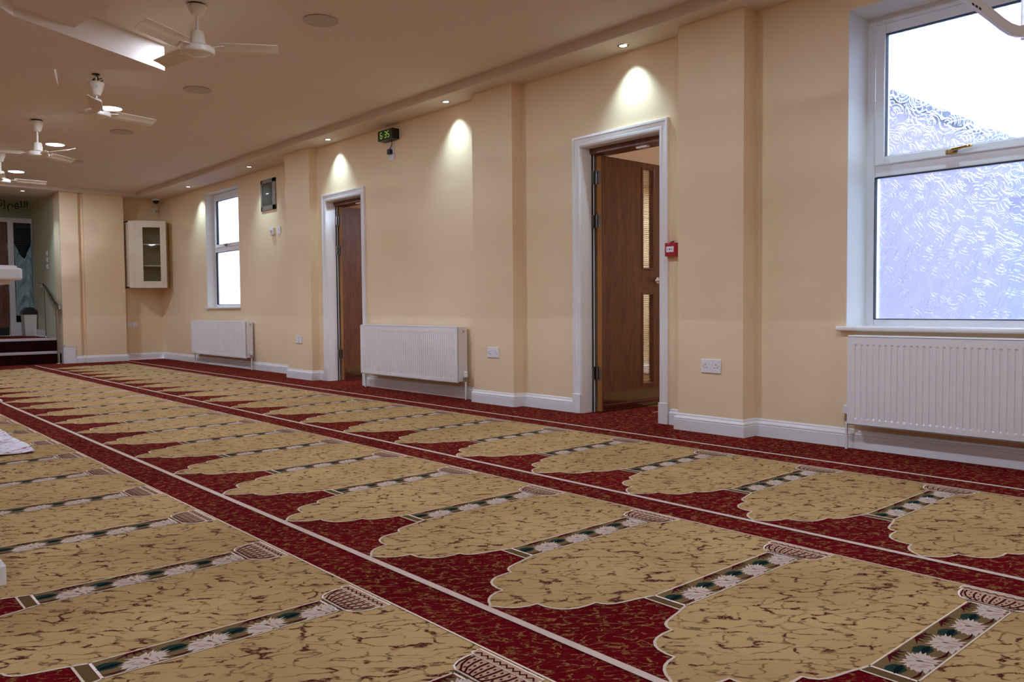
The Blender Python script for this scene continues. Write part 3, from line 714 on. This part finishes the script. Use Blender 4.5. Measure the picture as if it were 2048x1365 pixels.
# dome camera, motion sensor ---------------------------------------------------------
T = thing('dome_camera', (4.60, 14.02, ZS), 'white dome camera with a black lens dome under the far corner soffit', 'camera')
mb = MB(); mb.lathe([(.0, 0), (.060, 0), (.064, -.018), (.060, -.034), (.046, -.036)][::1], (4.60, 14.02, ZS), 28); mb.build('base', M['plastic'], T, smooth=True)
mb = MB(); mb.lathe([(.052 * math.cos(a), -.034 - .055 * math.sin(a)) for a in [i * PI / 16 for i in range(9)]], (4.60, 14.02, ZS), 28); mb.build('dome', M['dark'], T, smooth=True)
T = thing('motion_sensor', (4.66, YF, 2.49), 'small white motion sensor in the far corner above the cupboard', 'sensor')
mb = MB(); mb.box((4.625, YF - .04, 2.44), (4.695, YF, 2.545)); mb.build('case', M['plastic'], T, bevel=.012, bseg=3)
mb = MB(); mb.lathe([(.024, 0), (.022, .006), (.012, .011), (0, .013)], (4.66, YF - .04, 2.478), 20, 0, Matrix.Rotation(PI / 2, 3, 'X')); mb.build('lens', M['grille'], T, smooth=True)

# corner cupboard ---------------------------------------------------------------------
CP = [(4.135, YF), (4.135, 13.98), (4.20, 13.86), (4.60, 13.68), (4.655, 13.72), (XF, 13.90), (XF, YF)]
T = thing('corner_cupboard', (4.45, 14.05, 1.185), 'cream corner wall cupboard with a glazed door and two shelves', 'cupboard')
z0, z1 = 1.185, 2.265
A, B = Vector((4.200, 13.86)), Vector((4.625, 13.668))
inn = [(4.135, YF), (4.135, 13.955), (4.200, 13.875), (4.618, 13.685), (4.64, 13.72), (XF, 13.88), (XF, YF)]
mb = MB(); mb.prism(inn, z0, z0 + .018); mb.prism(inn, z1 - .018, z1)
mb.prism([(4.135, YF), (4.135, 13.955), (4.151, 13.957), (4.151, YF)], z0, z1); mb.prism([(4.135, 13.957), (4.200, 13.875), (4.212, 13.885), (4.150, 13.965)], z0, z1)
mb.prism([(4.618, 13.685), (XF, 13.88), (XF, 13.90), (4.612, 13.70)], z0, z1); mb.prism([(4.15, YF), (4.15, YF - .012), (XF, YF - .012), (XF, YF)], z0, z1)
mb.build('carcass', M['cabinet'], T)
dv = (B - A).normalized(); nv = Vector((dv.y, -dv.x))   # towards the room
Lw = (B - A).length; s0, s1 = .118, Lw - .088
def dp(s, o): q = A + dv * s + nv * o; return (q.x, q.y)
dr = MB()
for (sa, sb, za, zb) in ((0, s0, z0, z1), (s1, Lw, z0, z1), (s0, s1, z0, z0 + .105), (s0, s1, z1 - .105, z1)):
    dr.prism([dp(sa, 0), dp(sb, 0), dp(sb, .020), dp(sa, .020)], za, zb)
dro = dr.build('cupboard_door', M['cabinet'], T)
mb = MB(); mb.prism([dp(s0, .006), dp(s1, .006), dp(s1, .010), dp(s0, .010)], z0 + .105, z1 - .105); mb.build('glass_pane', M['glass'], dro)
for zs in (1.532, 1.88):
    mb = MB(); mb.prism([(4.15, YF - .01), (4.15, 13.96), (4.215, 13.885), (4.60, 13.71), (4.72, 13.90), (4.72, YF - .01)], zs, zs + .018); mb.build('shelf', M['cabinet'], T)

# ceiling fans ---------------------------------------------------------------------
def fan(loc, rot, label, drop=0.0, pit=(-1, -1, -1), cl=1.0, low=0.0):
    """loc z = ceiling; hub plane about .29 below"""
    x, y, z = loc
    F = thing('ceiling_fan', (x, y, z), label, 'ceiling fan', rz=0)
    g = lambda dz: z + dz
    mb = MB(); mb.lathe([(0, g(-.012 - drop)), (.058, g(-.012 - drop)), (.062, g(-.018 * cl - drop)), (.050, g(-.060 * cl - drop)), (.036, g(-.100 * cl - drop)), (.030, g(-.115 * cl - drop)), (.013, g(-.118 * cl - drop))], (x, y, 0), 32); can = mb.build('canopy', M['fan'], F, smooth=True)
    if drop:
        mb = MB(); mb.lathe([(.0, g(0)), (.030, g(0)), (.030, g(-.006)), (.012, g(-.010))], (x, y, 0), 20)
        mb.tube([(x, y, g(-.005)), (x + .012, y, g(-.020)), (x + .016, y, g(-.040)), (x, y, g(-.052)), (x - .012, y, g(-.045))], .006, 8)
        mb.tube([(x + .01, y - .005, g(-.040)), (x + .035, y - .025, g(-.035)), (x + .045, y - .03, g(-.050)), (x + .02, y - .02, g(-.065)), (x, y, g(-.075))], .004, 8)
        mb.tube([(x, y, g(-.03)), (x - .02, y + .01, g(-.045)), (x + .005, y, g(-.07))], .008, 8); mb.build('hanging_hook', M['dark'], F, smooth=True)
        for k, (ww, dz) in enumerate(((.030, -.048), (.038, -.056), (.026, -.064), (.016, -.100))):
            ca = math.atan2(-y, -x) ; rr = .056 + (dz + .048) * .42
            mb = MB(); mb.box((x + rr * math.cos(ca) - ww * .35, y + rr * math.sin(ca) - .003, g(dz - drop) - .0015), (x + rr * math.cos(ca) + ww * .35, y + rr * math.sin(ca) + .003, g(dz - drop) + .0015))
            mb.build('printed_mark', M['drape'], can)
    else:
        mb = MB(); mb.lathe([(0, g(0)), (.050, g(0)), (.050, g(-.013)), (0, g(-.013))], (x, y, 0), 28); mb.build('ceiling_cup', M['dark'], F, smooth=True)
        for a in (.6, 3.7): 
            mb = MB(); mb.tube([(x + .052 * math.cos(a), y + .052 * math.sin(a), g(-.020)), (x + .066 * math.cos(a), y + .066 * math.sin(a), g(-.020))], .003, 8); mb.build('screw', M['steel_dark'], can)
    h = lambda dz: z + dz - low
    mb = MB(); mb.tube([(x, y, g(-.02)), (x, y, h(-.26))], .010, 14); mb.build('down_rod', M['fan'], F, smooth=True)
    mb = MB(); mb.lathe([(0.010, h(-.165)), (.034, h(-.166)), (.038, h(-.172)), (.046, h(-.235)), (.048, h(-.246)), (0, h(-.246))], (x, y, 0), 32); mb.build('motor_cover', M['fan'], F, smooth=True)
    mb = MB(); mb.lathe([(0, h(-.246)), (.040, h(-.246)), (.040, h(-.255)), (0, h(-.255))], (x, y, 0), 28); mb.build('gap_ring', M['dark'], F, smooth=True)
    mb = MB(); mb.lathe([(0, h(-.252)), (.072, h(-.254)), (.094, h(-.262)), (.102, h(-.272)), (.102, h(-.296)), (.096, h(-.304)), (.082, h(-.308)), (.078, h(-.304)), (.060, h(-.308)), (.040, h(-.316)), (0, h(-.320))], (x, y, 0), 40); mb.build('motor_housing', M['fan'], F, smooth=True)
    for k in range(3):
        a = math.radians(rot[k] if isinstance(rot, tuple) else rot + 120 * k); ca, sa = math.cos(a), math.sin(a)
        def q(r, s, dz): return (x + ca * r - sa * s, y + sa * r + ca * s, h(-.272) + dz)
        mb = MB(); mb.add([q(.085, -.028, .0), q(.085, .028, .0), q(.15, .040, -.010), q(.165, .030, -.010), q(.165, -.036, .008), q(.15, -.044, .006)] + [q(.085, -.028, .004), q(.085, .028, .004), q(.15, .040, -.006), q(.165, .030, -.006), q(.165, -.036, .012), q(.15, -.044, .010)],
                            [(5, 4, 3, 2, 1, 0), (6, 7, 8, 9, 10, 11)] + [(i, (i + 1) % 6, 6 + (i + 1) % 6, 6 + i) for i in range(6)]); br = mb.build('blade_bracket', M['fan'], F)
        # pitched blade, thin pressed sheet with a rib
        mb = MB(); prof = [(-.052, -.022), (-.044, -.019), (-.020, -.008), (0, .000), (.004, .003), (.030, .012), (.046, .017), (.052, .019)]
        vs = []; rr = [.135, .20, .30, .40, .482, .490]
        for i, r_ in enumerate(rr):
            sc_ = (.94, 1, 1, .98, .95, .86)[i]
            for s, dz in prof: vs.append(q(r_, s * sc_, pit[k] * dz))
        n = len(prof); m0 = len(vs)
        vs += [(v[0], v[1], v[2] + .003) for v in vs]
        fs = []
        for i in range(len(rr) - 1):
            for j in range(n - 1):
                fs.append((i*n+j, i*n+j+1, (i+1)*n+j+1, (i+1)*n+j)); fs.append((m0+i*n+j, m0+(i+1)*n+j, m0+(i+1)*n+j+1, m0+i*n+j+1))
        for i in range(len(rr) - 1):
            fs += [(i*n, (i+1)*n, m0+(i+1)*n, m0+i*n), (i*n+n-1, m0+i*n+n-1, m0+(i+1)*n+n-1, (i+1)*n+n-1)]
        for j in range(n - 1): e = (len(rr)-1)*n; fs += [(j, m0+j, m0+j+1, j+1), (e+j, e+j+1, m0+e+j+1, m0+e+j)]
        mb.add(vs, fs); mb.build('blade', M['fan_blade'], F, smooth=True, angle=50)
    return F
fan((1.968, 5.155, ZC), (-33, 98, 211), 'nearest white three-blade ceiling fan, beside the star-shaped ceiling panel', 0.0, (-1, .7, 1.1), .6)
fan((1.915, 7.185, ZC), 13, 'ceiling fan with its canopy slipped down, showing the black hook', .055, low=.035)
f3 = fan((1.915, 9.28, ZC), (38, -66, 160), 'white ceiling fan, third from the camera, its canopy tight to the ceiling', 0.0, (-1, .8, -1), low=.060)
f4 = copy_tree(f3); f4.location = (1.955, 11.42, ZC); f4.rotation_euler.z = math.radians(-35); f4['label'] = 'farthest ceiling fan, half cut off by the left picture edge'

# ceiling downlights -----------------------------------------------------------------
def downlight(x, y, label, first=None, z=None):
    z = ZC if z is None else z
    if first is None:
        T = thing('ceiling_downlight', (x, y, z), label, 'ceiling light')
        mb = MB(); mb.lathe([(.090, z - .001), (.092, z - .006), (.100, z - .005), (.106, z), (.090, z)], (x, y, 0), 40); mb.build('trim_ring', M['plastic'], T, smooth=True)
        mb = MB(); mb.lathe([(0, z - .004), (.091, z - .004)], (x, y, 0), 40); mb.build('diffuser', M['lamp'], T)
        return T
    c = copy_tree(first); c.location = (x, y, z); c['label'] = label; return c
dl = downlight(2.335, 8.30, 'glowing round ceiling light right of the fan with the slipped canopy')
downlight(2.345, 10.50, 'glowing round ceiling light beside the third fan', dl)
downlight(2.386, 12.87, 'glowing round ceiling light beside the farthest fan', dl)
downlight(2.33, 6.08, 'round ceiling light hidden behind the nearest fan, lighting the star panel edge', dl)
for (x, y) in ((2.33, 3.6), (2.33, 1.2), (2.33, -1.4), (-1.6, -1.4), (-1.6, 1.2), (-1.6, 3.6), (-1.6, 8.3), (-1.6, 10.5), (-1.6, 12.8)):
    c = downlight(x, y, 'round ceiling light of the hall outside the picture', dl); c['group'] = 'hall ceiling lights outside the picture'
for (x, y) in ((6.9, 4.3), (6.0, 5.6), (6.9, 6.2), (6.3, 8.3)):  # unseen lamps, added to brighten what shows through the doors
    c = downlight(x, y, 'unseen round ceiling light added to brighten the room beyond the doors', dl, 2.30); c['group'] = 'added side room ceiling lights'
# flush ceiling speakers ---------------------------------------------------------------
def speaker(x, y, label, first=None):
    if first is None:
        T = thing('ceiling_speaker', (x, y, ZC), label, 'speaker')
        mb = MB(); mb.lathe([(.112, ZC), (.116, ZC - .006), (.112, ZC - .009), (.104, ZC - .008), (.104, ZC)], (x, y, 0), 44); mb.build('rim', M['grille'], T, smooth=True)
        mb = MB(); mb.lathe([(0, ZC - .0075), (.105, ZC - .007)], (x, y, 0), 44); mb.build('mesh_grille', M['grille'], T)
        return T
    c = copy_tree(first); c.location = (x, y, ZC); c['label'] = label; return c
sp = speaker(2.690, 4.906, 'flush round ceiling speaker nearest the camera, right of the nearest fan')
speaker(2.708, 7.121, 'flush round ceiling speaker below right of the nearest fan, second from the camera', sp)
speaker(2.720, 9.315, 'flush round ceiling speaker beyond the tip of the second fan', sp)
speaker(2.778, 11.52, 'farthest flush round ceiling speaker, by the third fan blade', sp)
# soffit spots ---------------------------------------------------------------------------
def spot(x, y, label, z=ZS):
    T = thing('soffit_spotlight', (x, y, z), label, 'spotlight')
    mb = MB(); mb.lathe([(.027, z + .0), (.028, z - .004), (.036, z - .005), (.043, z - .001), (.043, z)], (x, y, 0), 32); mb.build('chrome_bezel', M['chrome'], T, smooth=True)
    mb = MB(); mb.lathe([(0, z - .0015), (.018, z - .0018), (.027, z - .003)], (x, y, 0), 28); mb.build('lamp_face', M['bulb'], T, smooth=True)
    ld = bpy.data.lights.new('halogen_beam', 'SPOT'); ld.energy = SPOT_W; ld.color = SPOT_COL; ld.spot_size = math.radians(88); ld.spot_blend = 1.0; ld.shadow_soft_size = .015
    lo = bpy.data.objects.new('halogen_beam', ld); sc.collection.objects.link(lo); lo.parent = T; lo.location = (0, 0, -.012)
    lo.rotation_euler = (0, math.radians(-6), 0)
    return T
spot(4.452, 3.810, 'lit soffit spotlight above the near door')
spot(4.440, 5.862, 'lit soffit spotlight above the right end of the long radiator')
spot(4.440, 7.985, 'lit soffit spotlight above the far door')
spot(4.500, 10.15, 'lit soffit spotlight above the bronze framed panel')
spot(4.530, 12.37, 'lit soffit spotlight beside the small far window')
spot(2.734, 14.33, 'lit soffit spotlight over the stairs')
c = spot(4.452, 1.70, 'soffit spotlight above the near window, outside the picture')

# ================================================================ STAIRHEAD AREA
YB2 = 16.55
# handrail
T = thing('handrail', (3.12, 14.17, 0), 'brushed steel handrail on two posts climbing the steps', 'handrail')
p1, p2 = Vector((3.118, 14.165, 0)), Vector((3.236, 15.45, .385))
for nm, p, top in (('post', p1, .86), ('post', p2, 1.20)):
    mb = MB(); mb.tube([p, (p.x, p.y, top)], .021, 16); po = mb.build(nm, M['chrome'], T, smooth=True)
    mb = MB(); mb.lathe([(.0, p.z), (.048, p.z), (.046, p.z + .010), (.024, p.z + .014)], (p.x, p.y, 0), 24); mb.build('base_flange', M['chrome'], po, smooth=True)
mb = MB(); mb.tube([(p1.x + .02, p1.y - .10, .84), (p1.x + .01, p1.y - .08, .90), (p1.x, p1.y - .02, .925), (p1.x, p1.y + .06, .945), (p2.x, p2.y, 1.245), (p2.x - .01, p2.y + .08, 1.262), (p2.x - .09, p2.y + .12, 1.250)], .024, 16); mb.build('rail', M['chrome'], T, smooth=True)
for p, a, b in ((p1, .85, .94), (p2, 1.19, 1.235)):
    mb = MB(); mb.tube([(p.x, p.y, a), (p.x, p.y, b)], .012, 12); mb.build('rail_bracket', M['chrome'], T, smooth=True)
# bin
T = thing('waste_bin', (3.11, 16.25, .385), 'grey plastic bin with a black lid at the top of the steps', 'bin')
bx0, bx1, by0, by1 = 3.03, 3.225, 16.10, 16.38
mb = MB(); mb.add([(bx0 + .02, by0 + .02, .387), (bx1 - .01, by0 + .02, .387), (bx1 - .01, by1 - .02, .387), (bx0 + .02, by1 - .02, .387), (bx0, by0, .76), (bx1, by0, .76), (bx1, by1, .76), (bx0, by1, .76)], [(0, 3, 2, 1), (4, 5, 6, 7), (0, 1, 5, 4), (1, 2, 6, 5), (2, 3, 7, 6), (3, 0, 4, 7)])
mb.box((bx0 + .05, by0 - .004, .715), (bx1 - .06, by0 + .01, .722)); mb.build('bin_body', M['bin'], T, bevel=.01)
mb = MB(); mb.add([(bx0 - .01, by0 - .01, .76), (bx1 + .01, by0 - .01, .76), (bx1 + .01, by1 + .01, .76), (bx0 - .01, by1 + .01, .76), (bx0 - .01, by0 - .01, .80), (bx1 + .01, by0 - .01, .80), (bx1 + .01, by1 + .01, .80), (bx0 - .01, by1 + .01, .80),
     (bx0 + .05, by0 + .02, .885), (bx1 - .04, by0 + .02, .885), (bx1 - .04, by1 - .02, .885), (bx0 + .05, by1 - .02, .885)], [(0, 3, 2, 1), (0, 1, 5, 4), (1, 2, 6, 5), (2, 3, 7, 6), (3, 0, 4, 7), (4, 5, 9, 8), (5, 6, 10, 9), (6, 7, 11, 10), (7, 4, 8, 11), (8, 9, 10, 11)]); mb.build('bin_lid', M['dark'], T, bevel=.012, bseg=3)
# door and side light frame
W3 = thing('door_3', (2.6, YB2, .385), kind='structure')
z0 = .385
mb = MB()
mb.box((2.895, YB2 - .06, z0), (2.985, YB2 + .04, 2.38)); mb.box((1.9, YB2 - .06, 2.375), (3.295, YB2 + .04, 2.455)); mb.box((3.265, YB2 - .06, z0), (3.295, YB2 + .04, 2.38)); mb.box((2.98, YB2 - .05, z0), (3.27, YB2 + .04, .625))
mb.build('door_frame', M['gloss'], W3, bevel=.004)
mb = MB(); mb.box((1.95, YB2 - .01, z0 + .15), (2.885, YB2 + .035, 2.375)); lf = mb.build('door_leaf', M['oak'], W3)
mb = MB(); mb.box((1.95, YB2 - .012, z0 + .01), (2.885, YB2 + .036, z0 + .15)); mb.build('kick_plate', M['dark'], lf)
for zz in (1.25, 1.95):
    mb = MB(); mb.tube([(2.888, YB2 - .02, zz - .05), (2.888, YB2 - .02, zz + .05)], .01, 12); mb.build('hinge', M['steel_dark'], lf, smooth=True)
mb = MB(); mb.box((2.985, YB2 + .0, .625), (3.265, YB2 + .006, 2.375)); mb.build('glass_pane', M['glass'], W3)
T = thing('venetian_blind', (3.12, YB2 + .04, .62), 'dark slatted blind behind the draped glass panel', 'blind')
mb = MB()
for i in range(46):
    z = .64 + i * .036; mb.add([(2.985, YB2 + .025, z), (3.262, YB2 + .025, z), (3.262, YB2 + .045, z + .024), (2.985, YB2 + .045, z + .024)], [(0, 1, 2, 3)])
mb.build('slats', M['dark_blind'], T)
mb = MB(); mb.box((2.98, YB2 + .05, .62), (3.27, YB2 + .056, 2.38)); mb.build('backing', M['dark'], T)
# draped satin cloth: swags hanging in the glazed panel
T = thing('draped_cloth', (3.12, YB2 - .03, 2.0), 'grey-green satin cloth draped in swags over the tall glass panel', 'cloth')
mb = MB(); nx, nz = 28, 60; vs = []
for j in range(nz + 1):
    for i in range(nx + 1):
        s = i / nx * 2 - 1; tz = j / nz
        top = 2.00 - (1 - abs(s) ** 1.3) * .26 + (.08 if s > 0 else 0) * s
        bot = .80 - .05 * (1 - s * s) + .05 * s
        z = top + (bot - top) * tz
        half_w = .138 * (1 - .05 * math.sin(tz * PI))
        x = 3.125 + s * half_w + .0 
        ph = (z + .23 * s * s * 1.0) * 26
        y = YB2 - .07 - .030 * (1 + math.sin(-ph * .8 + .8 * s)) * (1 - abs(s) ** 4) - .010 * math.cos(s * 7 + tz * 4)
        vs.append((x, y, z))
fs = [(j*(nx+1)+i, j*(nx+1)+i+1, (j+1)*(nx+1)+i+1, (j+1)*(nx+1)+i) for j in range(nz) for i in range(nx)]
mb.add(vs, fs); o = mb.build('cloth', M['drape'], T, smooth=True); sm = o.modifiers.new('thick', 'SOLIDIFY'); sm.thickness = .003
# calligraphy on the green wall (written right to left, shaped glyphs in visual order)
T = thing('wall_lettering', (3.0, YB2, 2.70), 'black Arabic lettering on the green wall above the stairhead door', 'lettering')
def text_mesh(s, name, size, loc, parent):
    cu = bpy.data.curves.new(name, 'FONT'); cu.body = s; cu.size = size; cu.extrude = .002; cu.align_x = 'RIGHT'
    tmp = bpy.data.objects.new(name, cu); sc.collection.objects.link(tmp)
    dg = bpy.context.evaluated_depsgraph_get(); me = bpy.data.meshes.new_from_object(tmp.evaluated_get(dg))
    bpy.data.objects.remove(tmp); me.materials.clear(); me.materials.append(M['text'])
    ob = bpy.data.objects.new(name, me); sc.collection.objects.link(ob); ob.parent = parent
    ob.rotation_euler = (PI / 2, 0, 0); ob.location = Vector(loc) - ORG[parent]; return ob
words = ['\uFEE2\uFEEC\uFEE0\uFEDF\uFE8D', '\uFEF2\uFEE7\uFE87', '\uFEDA\uFEDF\uFE8E\uFEB4\uFEB3\uFE83']
xr = 3.243
for wd in words:
    o = text_mesh(wd, 'word', .175, (xr, YB2 - .002 + .008, 2.655), T)
    xr -= max(v.co.x for v in o.data.vertices) - min(v.co.x for v in o.data.vertices) + .035

# ================================================================ LEFT EDGE FURNITURE, CLOTH
T = thing('lectern', (.1, 2.95, 0), 'white moulded stand at the left picture edge, its top slab jutting in', 'lectern')
def slab(x1, y0, y1, z0, z1, r=.012, x0=-.35):
    mb.box((x0, y0, z0), (x1, y1, z1))
mb = MB(); mb.prism([(-.35, 2.845), (.466, 2.845), (.466, 3.27), (-.35, 3.27)], 0, .063)
mb.prism([(-.33, 2.858), (.456, 2.858), (.456, 3.26), (-.33, 3.26)], .063, .078); mb.prism([(-.30, 2.885), (.440, 2.885), (.440, 3.23), (-.30, 3.23)], .078, .092)
mb.prism([(-.32, 2.872), (.448, 2.872), (.448, 3.245), (-.32, 3.245)], .092, .102)
mb.build('plinth', M['gloss'], T, bevel=.004)
mb = MB(); mb.box((-.22, 2.95, .10), (.34, 3.16, .93)); mb.build('column', M['gloss'], T, bevel=.004)
mb = MB(); mb.box((-.35, 2.80, .926), (.527, 3.25, .962)); mb.box((-.34, 2.812, .955), (.517, 3.24, .970)); mb.box((-.33, 2.83, .914), (.505, 3.22, .930)); mb.build('top_slab', M['gloss'], T, bevel=.007, bseg=4)
T = thing('floor_box', (1.37, 8.60, 0), 'tiny white block at the left picture edge on the pale carpet line', 'box')
mb = MB(); mb.box((1.28, 8.52, 0.0025), (1.415, 8.72, .030)); mb.build('body', M['plastic'], T, bevel=.008)
# cotton sheet
T = thing('cotton_sheet', (.55, 5.95, 0), 'white cotton sheet with pink print lying on the carpet at left', 'sheet')
mb = MB(); nx, ny = 40, 44; vs = []
for j in range(ny + 1):
    for i in range(nx + 1):
        x = -.15 + 1.21 * i / nx; y = 5.375 + 1.19 * j / ny
        e = min(1, min(i, nx - i, j, ny - j) / 2)
        z = .008 + .006 * math.sin(x * 9 + y * 4) * math.sin(y * 7) + .004 * math.sin(x * 23 + y * 13)
        if j == 0 or i == nx: z = .010 + .008 * abs(math.sin(x * 11 + y * 5))
        z = max(z, .0045)
        vs.append((x + .01 * math.sin(y * 9), y + .012 * math.sin(x * 8), z))
fs = [(j*(nx+1)+i, j*(nx+1)+i+1, (j+1)*(nx+1)+i+1, (j+1)*(nx+1)+i) for j in range(ny) for i in range(nx)]
mb.add(vs, fs); o = mb.build('sheet', M['cloth'], T, smooth=True); sm = o.modifiers.new('thick', 'SOLIDIFY'); sm.thickness = .003; sm.offset = 1

# hanging bracket top right ---------------------------------------------------------------
T = thing('hanging_bracket', (3.415, 1.0, ZC), 'pale curved metal bracket hanging in front of the near window, top right', 'bracket')
def arm(pts, wz, ty, name, mat, par):
    mb = MB(); vs = []; n = len(pts)
    for i in range(n):
        a = Vector(pts[max(i-1, 0)]); b = Vector(pts[min(i+1, n-1)]); d = (b - a).normalized(); nn = Vector((d.z, 0, -d.x)) * -1
        if nn.z < 0: nn = -nn
        p = Vector(pts[i])
        for s, t in ((-1, -1), (1, -1), (1, 1), (-1, 1)): vs.append(p + nn * wz / 2 * s + Vector((0, ty / 2 * t, 0)))
    fs = []
    for i in range(n - 1):
        for k in range(4): fs.append((i*4+k, i*4+(k+1)%4, (i+1)*4+(k+1)%4, (i+1)*4+k))
    fs += [(3, 2, 1, 0), ((n-1)*4, (n-1)*4+1, (n-1)*4+2, (n-1)*4+3)]
    mb.add(vs, fs); return mb.build(name, mat, par, smooth=True)

bar = arm([(2.30, 1.0, 1.822), (2.60, 1.0, 1.815), (2.85, 1.0, 1.807), (3.05, 1.0, 1.799), (3.16, 1.0, 1.793), (3.24, 1.0, 1.793), (3.32, 1.0, 1.802), (3.40, 1.0, 1.822)], .040, .012, 'curved_arm', M['upvc'], T)
mb = MB()
for x in (2.872, 2.902, 2.932): mb.box((x - .009, .9925, 1.788), (x + .007, .9945, 1.794))
mb.build('slot', M['darkhole'], bar)
mb = MB(); mb.tube([(3.425, 1.0, 1.80), (3.425, 1.0, ZC)], .022, 16); mb.build('drop_pole', M['upvc'], T, smooth=True)
mb = MB(); mb.lathe([(0, ZC), (.07, ZC), (.07, ZC - .01), (.03, ZC - .03)], (3.425, 1.0, 0), 28); mb.build('ceiling_flange', M['upvc'], T, smooth=True)
